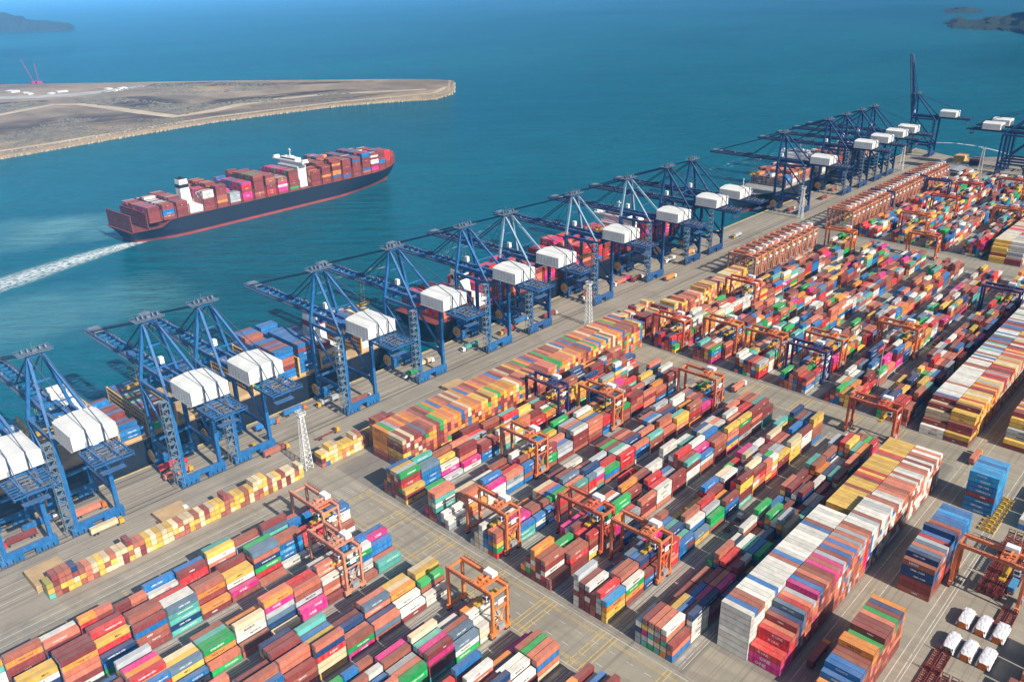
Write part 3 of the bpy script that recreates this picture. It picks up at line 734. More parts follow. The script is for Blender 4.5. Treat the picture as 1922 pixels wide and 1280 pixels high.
# ------------------------------------------------------------------ quay cranes
M['bluegrey']=plain('blue_grey_steel',(.13,.17,.23),.5,.3,.8,.2)
M['seam']=plain('seam_grey',(.60,.60,.59),.6,.1)
M['house']=plain('house_white',(.74,.74,.71),.5,.10,.12,.12)
BLUE=(.008,.120,.33); NAVY=(.007,.050,.165); PALE=(.20,.34,.46)
def paint_part(mb,name,root,col,mat='paint'):
    o=mb.build(name,M[mat],root); o.color=(*col,1); o['tint']=1; return o
def make_crane(name,raised=False,leanc=None):
    rt=empty(name,(0,0,0)); A=9.5; g=30.2; Hh=49.5; c=BLUE
    for y in (0,g):
        m=MB(); m.box(-11.5,11.5,y-.9,y+.9,4.2,6.4)
        for x in (-11.5,11.5): m.box(x-.5,x+.5,y-.7,y+.7,2.2,5.4)
        paint_part(m,'sill_beam',rt,c)
        for sx in (-1,1):
            m=MB()
            for i in range(4):
                x=sx*(3.4+i*2.5); m.box(x-1,x+1,y-.55,y+.55,1.1,2.6)
            m.beam((sx*2.6,y,3.4),(sx*12,y,3.4),.9,1.6); paint_part(m,'wheel_bogie',rt,c)
            w=MB()
            for i in range(8):
                x=sx*(2.8+i*1.25); w.cyl((x,y-.75,.55),(x,y+.75,.55),.5,8)
            w.build('rail_wheels',M['steel'],rt)
    for y in (0,g):
        for sx in (-1,1):
            m=MB(); m.beam((sx*A,y,6.2),(sx*A,y,Hh+1),1.8,2.0); paint_part(m,'leg',rt,c)
    for sx in (-1,1):
        m=MB(); m.beam((sx*A,.8,15.5),(sx*A,g-.8,15.5),1.3,2.2)
        for yy,s_ in ((.8,1),(g-.8,-1)): m.beam((sx*A,yy,11.2),(sx*A,yy+s_*4,15.2),1.1,1.2)
        paint_part(m,'portal_beam',rt,c)
        m=MB(); m.beam((sx*A,1,16.6),(sx*A,g-1,46),1.1); m.beam((sx*A,.8,Hh),(sx*A,g-.8,Hh),1.2,1.8); paint_part(m,'diagonal_brace',rt,c)
    for y in (0,g):
        m=MB(); m.beam((-A,y,Hh-.6),(A,y,Hh-.6),1.4,2.2); paint_part(m,'cross_beam',rt,c)
        if y: m=MB(); m.beam((-A,y,15.2),(A,y,15.2),1.0,1.4); paint_part(m,'cross_beam',rt,c)
    # girder and boom
    m=MB()
    for x in (-3.4,3.4): m.box(x-.7,x+.7,-40,g+3,51,53.6)
    for i in range(13): y=-40+i*6; m.box(-2.7,2.7,y-.25,y+.25,51.4,52.4)
    for x in (-3.4,3.4): m.box(x-.9,x+.9,g-1,g+1,Hh,51); m.box(x-.9,x+.9,-1,1,Hh,51)
    paint_part(m,'girder',rt,c)
    bm=MB(); bl=78
    for x in (-3.2,3.2): bm.box(x-.7,x+.7,0,bl,-.3,2.3)
    for i in range(14): y=2+i*5.8; bm.box(-2.6,2.6,y-.25,y+.25,.4,1.4)
    bm.box(-4.2,4.2,bl,bl+2.2,-.2,2.2)
    wk=MB()
    for x in (-4.6,4.6):
        wk.box(x-.5,x+.5,0,bl+1,1.1,1.2)
        for i in range(27): wk.box(x-.06,x+.06,i*3-.06,i*3+.06,1.2,2.4)
        wk.box(x-.05,x+.05,0,bl+1,2.3,2.42); wk.box(x-.05,x+.05,0,bl+1,1.75,1.83)
    rq=random.Random(2)
    for i in range(24): y=rq.uniform(2,bl-4); x=rq.choice([-3.2,3.2]); wk.box(x-.5,x+.5,y-.7,y+.7,2.15,2.15+rq.uniform(.5,1.4))
    for i in range(7): y=bl-9+i*1.5; wk.box(-3,3,y-.2,y+.2,2.2,3.2)
    bo=paint_part(bm,'boom',rt,c); wo=wk.build('walkway',M['bluegrey'],bo)
    bo.location=(0,g+3,51.1)
    ang=math.radians(80) if raised else 0
    bo.rotation_euler.x=ang
    def bp(y,x,z=2.0):
        return (x,g+3+y*math.cos(ang)-z*math.sin(ang),51.1+y*math.sin(ang)+z*math.cos(ang))
    # A frame
    top=79.5; fc=leanc or c
    for sx in (-1,1):
        m=MB(); m.beam((sx*A,g,Hh+1),(sx*3,g,top),1.5,1.6); paint_part(m,'apex_post',rt,fc)
        m=MB(); m.beam((sx*A,1,Hh+1),(sx*3,g-1,top-1),1.2,1.3); paint_part(m,'apex_strut',rt,fc)
    m=MB(); m.box(-3.6,3.6,g-1.4,g+1.4,top-.8,top+1); m.beam((-5.6,g,66),(5.6,g,66),.8); m.beam((-5.9,12,61.6),(5.9,12,61.6),.6); paint_part(m,'apex_beam',rt,fc)
    m=MB(); m.box(-7.5,7.5,g-3.2,g+3.2,top+1,top+1.15)
    for x in [i*1.5-7.5 for i in range(11)]:
        for y in (g-3.1,g+3.1): m.box(x-.06,x+.06,y-.06,y+.06,top+1.1,top+2.3)
    for y in (g-3.1,g+3.1): m.box(-7.5,7.5,y-.06,y+.06,top+2.2,top+2.35)
    for x in (-5,-2.6,2.6,5): m.cyl((x-.35,g,top+2.2),(x+.35,g,top+2.2),1.25,10)
    m.box(-1,1,g-2,g,top+1.1,top+3); m.beam((0,g+1.5,top+1),(0,g+1.5,top+5.5),.16)
    m.build('apex_platform',M['bluegrey'],rt)
    for sx in (-1,1):
        m=MB()
        for y in (32,74): m.beam((sx*3,g,top),bp(y,sx*3.2),.55,.6)
        m.beam((sx*2.4,g,top+.5),bp(76,sx*2.6),.22); m.beam((sx*3.4,g,top),bp(15,sx*3.2),.2)
        paint_part(m,'forestay',rt,(.012,.04,.10))
        m=MB(); m.beam((sx*3,g-.5,top),(sx*3.4,-26,62.6),.32,.34); m.beam((sx*3.4,-26,62.9),(sx*3.4,-26,53.4),.5); m.beam((sx*3.4,-26,62.4),(sx*3.4,-34,53.4),.35); paint_part(m,'backstay',rt,(.012,.035,.09))
    # machinery house
    m=MB(); x=9.3; y0,y1=-24.5,-4.5; z0,z1,z2=54.2,60.8,62.6
    b=len(m.v); prof=[(-x,z0),(x,z0),(x,z1),(x-1.6,z1+.9),(0,z2),(-x+1.6,z1+.9),(-x,z1)]
    m.v+=[(px,y0,pz) for px,pz in prof]+[(px,y1,pz) for px,pz in prof]; n=7
    m.f.append(tuple(b+i for i in range(n))); m.f.append(tuple(b+2*n-1-i for i in range(n)))
    for i in range(n): j=(i+1)%n; m.f.append((b+i,b+n+i,b+n+j,b+j))
    m.m+=[0]*(n+2)
    ho=m.build('machinery_house',M['house'],rt)
    m=MB(); m.box(-4.5,-3.3,y0-.06,y0,z0,z0+2.2); m.build('house_door',M['grey'],ho)
    m=MB()
    for i in range(1,7):
        yy=y0+i*(y1-y0)/7
        m.beam((-x+.05,yy,z1+.04),(-x+1.6,yy,z1+.94),.06,.04); m.beam((-x+1.6,yy,z1+.94),(0,yy,z2+.03),.06,.04); m.beam((0,yy,z2+.03),(x-1.6,yy,z1+.94),.06,.04); m.beam((x-1.6,yy,z1+.94),(x-.05,yy,z1+.04),.06,.05)
        m.box(-x-.06,-x-.0,yy-.06,yy+.06,z0,z1)
    for i in range(1,6): xx=-x+i*2*x/6; m.box(xx-.06,xx+.06,y0-.06,y0,z0,z1)
    m.build('panel_seams',M['seam'],ho)
    m=MB()
    for yy in (y0,y1):
        for i in range(13): m.box(-x+i*1.55-.05,-x+i*1.55+.05,yy-.05,yy+.05,z1,z1+1.3) if yy==y1 else None
    for i in range(14): m.box(-x-.9,-x-.8,y0+i*1.54-.05,y0+i*1.54+.05,z0,z0+1.2)
    m.box(-x-.9,-x-.8,y0,y1,z0+1.1,z0+1.2); m.box(-x-1,-x-.05,y0,y1,z0-.2,z0-.05); m.box(x+.05,x+1,y0,y1,z0-.2,z0-.05)
    m.build('house_railing',M['grey'],ho)
    # rear platform: open grid with winches
    m=MB()
    for i in range(8): m.box(-8,8,-42+i*2.4-.2,-42+i*2.4+.2,52.4,53.0)
    for x in (-8,-3.5,3.5,8): m.box(x-.25,x+.25,-42.4,-25,52.0,53.1)
    for x in (-8.2,8.2): m.box(x-.06,x+.06,-42,-25,54.1,54.22)
    for i in range(9):
        for x in (-8.2,8.2): m.box(x-.06,x+.06,-42+i*2-.06,-42+i*2+.06,53,54.2)
    m.box(-8.2,8.2,-42.5,-42.3,54.1,54.22)
    m.box(-5,5,-39,-36,46.5,47); m.beam((-6,-38,52),(-4,-36,47),.35); m.beam((6,-38,52),(4,-36,47),.35)
    paint_part(m,'rear_platform',rt,c)
    m=MB()
    for i in range(12): xx=rq.uniform(-7,6); yy=rq.uniform(-41,-27); m.box(xx,xx+rq.uniform(.6,2),yy,yy+rq.uniform(.6,1.6),53,53+rq.uniform(.5,1.7))
    for i in range(5): yy=-40+i*3; m.cyl((-2.5,yy,53.6),(1.5,yy,53.6),.55,8)
    m.build('winches',M['steel'],rt)
    # stair tower beside the landside leg
    m=MB(); x0,x1,y0,y1=-14.2,-10.8,-1.6,1.6
    for x in (x0,x1):
        for y in (y0,y1): m.beam((x,y,3),(x,y,Hh),.22)
    for i in range(12):
        z=4+i*3.8; s_=1 if i%2 else -1
        m.beam((x0 if s_>0 else x1,y0,z),(x1 if s_>0 else x0,y0,z+3.8),.5,.22); m.box(x0,x1,y0,y1,z+3.7,z+3.85)
        m.beam((x0,y0 if s_>0 else y1,z),(x0,y1 if s_>0 else y0,z+3.8),.16)
        for yy in (y0,): m.beam((x0,yy,z+1),(x1,yy,z+1),.08)
    paint_part(m,'stair_tower',rt,(.14,.22,.30))
    m=MB(); m.cyl((-12.9,g-1.2,8.2),(-12.4,g-1.2,8.2),3.5,20)
    m.cyl((-13.1,g-1.2,8.2),(-12.2,g-1.2,8.2),.7,10,1)
    m.build('cable_reel',[M['brass'],M['steel']],rt)
    m=MB(); ty=g+8 if not raised else 12; m.box(-2.6,2.6,ty-3.5,ty+3.5,50.2,51.6); paint_part(m,'trolley',rt,c)
    m=MB(); m.box(3.9,6.2,ty-5.5,ty-2.8,47.6,50.1); cb=m.build('operator_cab',M['white'],rt); m=MB(); m.box(4.0,6.1,ty-2.82,ty-2.76,47.7,49.2); m.build('window',M['glass'],cb)
    m=MB(); m.box(2.2,4.4,g+1,g+3.4,54.5,58); m.build('electrical_cabin',M['white'],rt)
    if not raised:
        m=MB()
        for x in (-1.6,1.6):
            for y in (-1.6,1.6): m.beam((x,ty+y,50.2),(x,ty+y,34),.12)
        m.box(-6.1,6.1,ty-1.2,ty+1.2,32.4,33.8); m.build('spreader',M['yellow'],rt)
    return rt
CR=[69,99,151.6,181,252.4,307,368.4,410.5,484.4,554.5,612.5,651,829.8,938,983.7,1028.4,1066.3]
proto=make_crane('quay_crane')
NM=['cut by the frame edge','leaving the frame','with the tan cover pile behind its house','paired beside the blue stacked ship','behind the white funnel','above the blue truck','between funnel and bow','where the pink stacks start','above the orange truck','with pale blue struts above red stacks','of the close pair at the bow','of the close pair nearest open water','standing alone over the grey forecastle','first of the far cluster','second of the far cluster','third of the far cluster','fourth of the far cluster']
for i,x in enumerate(CR):
    o=proto if i==0 else copy_tree(proto)
    o.location=(x,362.4,0); dy=[0,9,26,14,-22,30,5,40,-18,20,33,8,24,-12,36,10,28][i]
    if i:
        for ch in o.children:
            if ch.name.split('.')[0] in ('trolley','operator_cab','spreader'): ch.location.y+=dy
    colr=BLUE if i<7 else (.016,.085,.25) if i<10 else NAVY
    for ch in o.children:
        if ch.get('tint'):
            nm=ch.name.split('.')[0]
            if nm=='stair_tower': ch.color=(.14,.22,.30,1)
            elif nm in ('forestay','backstay'): ch.color=(.02,.06,.14,1)
            elif i in (7,8,9) and nm in ('apex_post','apex_strut'): ch.color=(*PALE,1)
            else: ch.color=(*(colr if nm!='rear_platform' else tuple(q*.8 for q in colr)),1)
    tag(o,f"{'bright blue' if i<7 else 'dark blue' if i<10 else 'navy'} quay crane with white machinery house, {NM[i]}",'crane','ship to shore cranes along the quay')
o=make_crane('quay_crane',True); o.location=(1216,362.4,0)
for ch in o.children:
    if ch.get('tint'): ch.color=(*NAVY,1)
tag(o,'navy quay crane with its boom raised upright at the quay end','crane','ship to shore cranes along the quay')
for i,x in enumerate((1146,1184)):
    o=copy_tree(proto); o.location=(x,262,0); o.rotation_euler.z=PI
    for ch in o.children:
        if ch.get('tint'): ch.color=(*NAVY,1)
    tag(o,'navy crane of the far berth, '+('the nearer one beside the white mast' if i==0 else 'the farther one toward open water'),'crane','ship to shore cranes along the quay')
# ------------------------------------------------------------------ yard gantries
RUST=(.62,.17,.045); CORAL=(.58,.24,.14); VIVID=(.75,.19,.012); PARK=(.62,.24,.13); RNAVY=(.016,.035,.15); REDG=(.60,.10,.03)
def make_rtg():
    rt=empty('yard_gantry_crane',(0,0,0)); sp=24.3; Hx=21.5; c=RUST
    for x in (-3.9,3.9):
        m=MB(); m.box(x-.55,x+.55,-.4,sp+.4,Hx-1.5,Hx)
        for i in range(12): m.box(x-.75,x+.75,1+i*2.05,1.15+i*2.05,Hx,Hx+.08)
        gd=paint_part(m,'girder',rt,c)
        w=MB(); s_=-1 if x<0 else 1
        w.box(x+s_*.6,x+s_*1.2,0,sp,Hx-.12,Hx-.04)
        for i in range(13): w.box(x+s_*1.15-.04,x+s_*1.15+.04,i*2,i*2+.08,Hx,Hx+1.1)
        w.box(x+s_*1.15-.04,x+s_*1.15+.04,0,sp,Hx+1.05,Hx+1.13)
        o=w.build('walkway',M['rustred'],gd)
    for y in (0,sp):
        for x in (-3.9,3.9):
            m=MB(); m.beam((x,y,3.0),(x,y,Hx-1.5),.95,1.25); paint_part(m,'leg',rt,c)
        m=MB(); m.box(-5.2,5.2,y-.5,y+.5,1.9,3.1)
        for x in (-3.9,3.9): m.box(x-1.3,x+1.3,y-.6,y+.6,1.2,2.0)
        if y==0:
            m.beam((-3.5,y,3.4),(3.5,y,13),.35); m.beam((3.5,y,3.4),(-3.5,y,13),.35); m.beam((-3.6,y,13.2),(3.6,y,13.2),.55)
        paint_part(m,'end_frame',rt,c)
        m=MB(); m.beam((-3.9,y,Hx-1.2),(3.9,y,Hx-1.2),.6,.9); paint_part(m,'top_tie',rt,c)
        m=MB()
        for x in (-4.6,-3.2,3.2,4.6): m.cyl((x,y-.3,.75),(x,y+.3,.75),.75,12)
        m.build('wheels',M['dark'],rt)
    m=MB(); m.box(-1.5,1.8,-.9,.9,3.1,5.3); m.build('generator_box',M['grey'],rt)
    m=MB(); ty=7.0
    m.box(-4.8,4.8,ty-2.6,ty+2.6,Hx+.1,Hx+.5)
    for i in range(10):
        for y in (ty-2.6,ty+2.6): m.box(-4.8+i*1.06-.05,-4.8+i*1.06+.05,y-.05,y+.05,Hx+.5,Hx+1.6)
    for y in (ty-2.6,ty+2.6): m.box(-4.8,4.8,y-.05,y+.05,Hx+1.5,Hx+1.6)
    rq=random.Random(4)
    for i in range(12): x=rq.uniform(-4,3); y=rq.uniform(ty-2.2,ty+1.5); m.box(x,x+rq.uniform(.5,1.4),y,y+rq.uniform(.5,1.2),Hx+.5,Hx+.5+rq.uniform(.5,1.4))
    m.cyl((-2,ty,Hx+1.2),(1.5,ty,Hx+1.2),.6,10); paint_part(m,'trolley',rt,c)
    m=MB(); m.box(1.3,4.2,ty-2.2,ty+2.6,Hx+1.2,Hx+3.0); m.build('white_housing',M['white'],rt)
    m=MB(); m.box(-5.0,-2.9,ty-5.2,ty-2.9,Hx-4.1,Hx-1.7); cb=m.build('operator_cab',M['white'],rt)
    m=MB(); m.box(-5.06,-5.0,ty-5.0,ty-3.1,Hx-3.5,Hx-2.2); m.box(-4.8,-3.1,ty-5.26,ty-5.2,Hx-3.5,Hx-2.2); m.build('window',M['glass'],cb)
    m=MB(); m.box(-3.0,3.0,ty-1,ty+1,14.2,14.8)
    for x in (-2.4,2.4):
        for y in (ty-.7,ty+.7): m.beam((x,y,14.8),(x*.6,y,Hx),.09)
    m.box(-6.1,6.1,ty-1.1,ty+1.1,13.2,14.0); m.build('spreader',M['yellow'],rt)
    m=MB(); m.box(-1.4,1.4,-.72,-.64,15.2,17.6); m.beam((-3.4,-.2,16.4),(3.4,-.2,16.4),.3,.3); m.build('number_board',M['white'],rt)
    m=MB()
    for i in range(5): m.beam((4.5,-.3,3.4+i*3.4),(4.5,.9 if i%2 else -.9,6.8+i*3.4),.35,.12)
    m.build('ladder',M['rustred'],rt)
    return rt
rp=make_rtg(); first=[True]
def place_rtg(x,y0,col,label):
    o=rp if first[0] else copy_tree(rp)
    first[0]=False; o.location=(x,y0,0)
    for ch in o.children:
        if ch.get('tint'): ch.color=(*col,1)
    tag(o,label,'gantry crane','rubber tyred gantry cranes in the yard'); return o
mi=dict(zip('ABCDEF',MINUS))
for x,b,c,l in ((162.6,'A',CORAL,'faded coral gantry crane at the block end beside the white mast road'),(151.5,'B',CORAL,'faded coral gantry crane behind its twin, straddling yellow and red stacks'),(175.2-1,'D',VIVID,'vivid orange gantry crane at the crossroad corner'),
 (214,'C',RUST,'rusty orange gantry crane over green and brown end stacks'),(241.4,'D',REDG,'red legged gantry crane joined in line with a rustier one'),(242,'E',RUST,'rusty gantry crane with white housing over blue low stacks'),
 (320.5,'A',RNAVY,'navy gantry crane beside the orange topped quay wall'),(331.5,'B',RUST,'orange gantry crane right after the navy one'),(268,'B',RUST,'orange gantry crane straddling white and pink stacks'),(386.5,'C',RUST,'rusty gantry crane at the middle crossroad, blue stack beside its legs'),
 (415.5,'F',REDG,'bright red orange gantry crane crossing the middle crossroad'),(449,'A',REDG,'red orange gantry crane beside stepped yellow and maroon stacks'),(465,'B',RUST,'rusty gantry crane above green and white stacks past the crossroad'),(466,'C',RUST,'rusty gantry crane number board facing the third lane past the crossroad'),
 (462.5,'D',RNAVY,'navy gantry crane hidden among blue stacks past the middle crossroad'),(486,'D',RUST,'rusty gantry crane just behind the navy one'),(722,'A',VIVID,'orange gantry crane standing alone between the two parked rows'),(546,'A',REDG,'red gantry crane at the end of the yellow quay wall'),
 (819,'B',RUST,'brown gantry crane in front of the long parked row'),(754,'C',RUST,'brown gantry crane over the blue cluster at the far crossroad'),(649.5,'F',RNAVY,'navy gantry crane over an empty lane beside the cream wall'),(533,'E',RUST,'brown gantry crane over red stacks near the thin lamp pole'),
 (905,'B',REDG,'red legged far gantry crane above bright stacks'),(892,'D',RUST,'wide brown far gantry crane near the far yellow wall'),(977,'A',RNAVY,'navy far gantry crane near the low white shed'),(981,'B',REDG,'red far gantry crane next to the navy one'),(1029,'C',REDG,'red far gantry crane below the cranes of the far berth')):
    place_rtg(x,mi[b],c,l)
for i in range(11): place_rtg(603+i*10.6,296.5,tuple(q*(1+.2*math.sin(i*2.1)) for q in PARK),f"rust red gantry crane parked {ordw(i+1)} in the shorter tight row by the apron")
for i in range(26): place_rtg(790+i*10.8,294.5,RNAVY if i in (9,18) else tuple(q*(1+.2*math.sin(i*1.7)) for q in PARK),f"{'navy' if i in (9,18) else 'rust red'} gantry crane parked {ordw(i+1)} in the longer tight row")
place_rtg(320.5,33.2,RUST,'rusty gantry crane spanning the dark rack yard beside the stepped wall')
# ------------------------------------------------------------------ ships
def make_ship(name,L,B,zd,hull,deckm,bridgem,boot,sheer=5.,bays=(),house=None,funnel=None,fband='redband',pitch=15.2,nrow=None,pal='mbcwu',seed=1,lash=11.,stern0=8.,hcol='white',low=0.):
    rt=empty(name,(0,0,0)); n=36; hb=B/2
    def top(t):
        if t<.05: return .90+.10*t/.05
        if t<.80: return 1.
        u=(t-.80)/.20; return max(0.,1-u**2.3)
    def wl(t):
        if t<.16: return .45+.55*math.sin(t/.16*PI/2)
        if t<.68: return 1.
        u=(t-.68)/.32; return max(0.,1-u**1.5)
    m=MB(); rows=[]
    for i in range(n+1):
        t=i/n; zt=zd-low*max(0,min(1,(.115-t)/.03))+(sheer*max(0,(t-.86)/.14)**1.5); xt=t*L; xw=.022*L+t*(L*.955-.022*L)
        zs=[SEA-.45,SEA+boot,zd*.45+SEA*.55,zt]; ks=[0,.12,.5,1]
        zs[1]=SEA+boot*(1+.5*max(0,(t-.8)/.2)); col=[]
        for z,k in zip(zs,ks):
            col.append((xw+(xt-xw)*k, hb*(wl(t)+(top(t)-wl(t))*k**.8), z))
        rows.append(col)
    for side in (1,-1):
        b=len(m.v)
        for col in rows: m.v+=[(x,side*y,z) for x,y,z in col]
        for i in range(n):
            for j in range(3):
                a=b+i*4+j; q=(a,a+4,a+5,a+1) if side<0 else (a,a+1,a+5,a+4); m.f.append(q); m.m.append(1 if j==0 else 0)
    # transom
    c=rows[0]
    for j in range(3): m.poly([(c[j][0],c[j][1],c[j][2]),(c[j][0],-c[j][1],c[j][2]),(c[j+1][0],-c[j+1][1],c[j+1][2]),(c[j+1][0],c[j+1][1],c[j+1][2])],1 if j==0 else 0)
    m.build('hull',[M[hull],M['redboot']],rt)
    d=MB()
    for i in range(n):
        a,b=rows[i][3],rows[i+1][3]
        if b[1]<.05: d.poly([(a[0],-a[1],a[2]-.25),(b[0],0,b[2]-.25),(a[0],a[1],a[2]-.25)])
        else: d.poly([(a[0],-a[1]+.02,a[2]-.25),(b[0],-b[1]+.02,b[2]-.25),(b[0],b[1]-.02,b[2]-.25),(a[0],a[1]-.02,a[2]-.25)])
    for i in range(n):
        for s_ in (1,-1):
            a,b=rows[i][3],rows[i+1][3]; d.beam((a[0],s_*a[1]*.99,a[2]+.55),(b[0],s_*b[1]*.99,b[2]+.55),.12,.12)
            d.beam((a[0],s_*a[1]*.99,a[2]-.2),(a[0],s_*a[1]*.99,a[2]+.6),.1)
    d.build('deck',M[deckm],rt)
    r=random.Random(seed); rng=nrow or int(B*.96/2.5); boxes=[]; x=stern0
    z0=zd+2.2
    for k,bay in enumerate(bays):
        if bay is None: x+=pitch; continue
        if bay=='b':
            l=MB(); X=x+13.3; hw=top(max(.001,X/L))*hb*.93
            for j in range(25): yy=-hw+j*hw/12; l.box(X-.3,X+.3,yy-.45,yy+.45,zd-low,z0+lash)
            for q in range(6): zz=zd-low+3+q*2.7; l.box(X-.55,X+.55,-hw,hw,zz-.35,zz+.35)
            l.build('lashing_bridge',M[bridgem],rt); x+=pitch; continue
        ntier=bay if isinstance(bay,int) else bay[0]; pl=pal if isinstance(bay,int) else bay[1]
        hw=top(min(.999,(x+13)/L))*hb*.96; nr=min(rng,int(2*hw/2.5)); y0=-nr*2.5/2
        # coaming and hatch cover
        h=MB(); h.box(x,x+12.6,y0,-y0,zd-.2,z0-.35); h.box(x+.2,x+12.4,y0+.2,-y0-.2,z0-.35,z0-.05)
        for j in range(1,4): yy=y0+j*(-2*y0)/4; h.box(x+.1,x+12.5,yy-.08,yy+.08,z0-.05,z0+.05)
        h.build('hatch_cover',M[deckm],rt)
        if lash:
            l=MB(); X=x+13.3
            for j in range(0,nr+1,1): yy=y0+j*2.5; l.box(X-.12,X+.12,yy-.13,yy+.13,zd,z0+lash)
            for q in range(int(lash//2.7)+2): zz=z0-.3+q*2.7; l.box(X-.45,X+.45,y0-.3,-y0+.3,zz-.1,zz+.1)
            for yy in (y0-.2,-y0+.2): l.box(X-.5,X+.5,yy-.4,yy+.4,zd,z0+lash+.4)
            l.build('lashing_bridge',M[bridgem],rt)
        hts=[max(0,min(ntier+1,ntier+r.choice([0,0,0,0,-1,-1]) )) if ntier else 0 for _ in range(nr)]
        blk=r.choice([2,3,4])
        for j in range(nr):
            if j and j%blk and ntier: hts[j]=hts[j-1]
        for j in range(nr):
            run=None
            for t in range(hts[j]):
                if run is None or r.random()<.6: run=r.choice(pl)
                if t==hts[j]-1 or j==0 or j==nr-1 or hts[max(0,j-1)]<=t or hts[min(nr-1,j+1)]<=t or True:
                    mk=None
                    if r.random()<.25 and run in TXT: mk=TXT[run][0]
                    boxes.append((x+6.3,y0+1.25+j*2.5,z0+t*2.62,run,mk))
        x+=pitch
    if house:
        hx,hz=house; h=MB(); hw=hb*.90
        h.box(hx,hx+11,-hw*.72,hw*.72,zd,hz-7); h.box(hx+.5,hx+10.5,-hw*.6,hw*.6,hz-7,hz-3)
        h.box(hx,hx+9,-hb*1.0,hb*1.0,hz-3,hz-1.9); h.box(hx+1,hx+9,-hw*.55,hw*.55,hz-1.9,hz+1); h.box(hx+3,hx+7,-4,4,hz+1,hz+2.5)
        for s_ in (1,-1): h.box(hx+1,hx+8,s_*hb*.93-1.6,s_*hb*.93+1.6,hz-1.9,hz+.6); h.beam((hx+5,s_*hb*.7,hz-9),(hx+5,s_*hb*.98,hz-3),.6)
        for q in range(int((hz-7-zd)//2.9)): h.box(hx-.5,hx,-hw*.72,hw*.72,zd+2.9*(q+1)-.1,zd+2.9*(q+1)+.1)
        ho=h.build('deckhouse',M[hcol],rt)
        w=MB()
        for side in (-.04,11.0):
            for q in range(int((hz-8-zd)//2.9)):
                for j in range(11): yy=-hw*.66+j*hw*1.32/11; w.box(hx+side,hx+side+.04,yy,yy+.9,zd+2.9*q+1.2,zd+2.9*q+2.1)
        w.box(hx+9,hx+9.04,-hw*.53,hw*.53,hz-1.0,hz+.3); w.box(hx+.96,hx+1,-hw*.53,hw*.53,hz-1.0,hz+.3); w.build('window',M['glass'],ho)
        w=MB(); w.beam((hx+5,0,hz+2.5),(hx+5,0,hz+11),.7,.7); w.beam((hx+5,-3.5,hz+7),(hx+5,3.5,hz+7),.3); w.box(hx+4.2,hx+5.8,-2,2,hz+9,hz+9.5)
        for yy in (-8,8): w.cyl((hx+5,yy,hz+1),(hx+5,yy,hz+2.4),1.1,8)
        w.build('radar_mast',M['white'],ho)
    if funnel:
        fx,fz,fy=funnel; h=MB()
        P=[(fx-1,fy-5.5,zd),(fx+11,fy-5.5,zd),(fx+11,fy+5.5,zd),(fx-1,fy+5.5,zd),(fx,fy-4.5,fz),(fx+9,fy-4.5,fz),(fx+9,fy+4.5,fz),(fx,fy+4.5,fz)]
        h.quad_prism(P); h.box(fx-5,fx+13,-hb*.8,hb*.8,zd,zd+6.5); fo=h.build('funnel',M['white'],rt)
        w=MB(); e=.12; k0,k1=.72,.84
        def lv(k): return [tuple(P[i][q]+(P[i+4][q]-P[i][q])*k for q in range(3)) for i in range(4)]
        a,b=lv(k0),lv(k1); cx=fx+4.5
        grow=lambda p:(p[0]+(e if p[0]>cx else -e),p[1]+(e if p[1]>fy else -e),p[2])
        w.quad_prism([grow(p) for p in a]+[grow(p) for p in b]); w.build('funnel_band',M[fband],fo)
        w=MB(); w.box(fx+.6,fx+8.4,fy-4,fy+4,fz,fz+1.0)
        for q in (-2.4,0,2.4): w.cyl((fx+4.5,fy+q,fz+1.0),(fx+4.5,fy+q,fz+2.6),.8,8)
        w.build('exhaust_pipes',M['dark'],fo)
    w=MB(); w.beam((L*.955,0,zd+4),(L*.955,0,zd+18),.6); w.beam((L*.955,-2,zd+13),(L*.955,2,zd+13),.25)
    for yy in (-5,5): w.cyl((L*.93,yy-1.5,zd+3.4),(L*.93,yy+1.5,zd+3.4),1.2,10)
    w.build('foremast',M['white'],rt)
    return rt,boxes
def sail(ship,loc,th,boxes,cargo_label):
    ship.location=loc; ship.rotation_euler.z=th; ca,sa=math.cos(th),math.sin(th)
    # cargo as its own object, resting on the hatch covers
    V=[];Fc=[];Cc=[]; r=random.Random(12)
    for (x,y,z,c,mk) in boxes:
        b=dict(x=x,y=y,z=z,L=12.19,o='x',h=2.58); n=len(V); V+=make_faces(b); cc=PAL[c][1]; j=1+r.uniform(-.2,.2)
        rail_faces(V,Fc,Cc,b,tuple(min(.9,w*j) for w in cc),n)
        if mk:
            s_=-1 if ca>0 else 1
            edge=abs(y)>B_EDGE(boxes)-1.5
            if edge and (y<0)==(s_<0):
                tv,tf=text_mesh(mk[0],mk[2]); n=len(V)
                V+=[(x+tx*(1 if s_<0 else -1),y+s_*1.25,z+1.3+ty) for tx,ty in tv]
                for q in tf: Fc.append(tuple(n+i for i in q)); Cc.append(TINK[mk[1]])
    me=bpy.data.meshes.new('ship_cargo'); me.from_pydata(V,[],Fc); me.materials.append(M['canx'])
    a=me.attributes.new('Col','FLOAT_COLOR','FACE'); a.data.foreach_set('color',np.array([(*c,1) for c in Cc],'f').ravel()); me.update()
    o=link('ship_container_load',me); o.location=loc; o.rotation_euler.z=th
    tag(o,cargo_label,'containers',None,'stuff')
def B_EDGE(boxes): return max(abs(b[1]) for b in boxes)
RP='mmmmmbbmmrppcou'
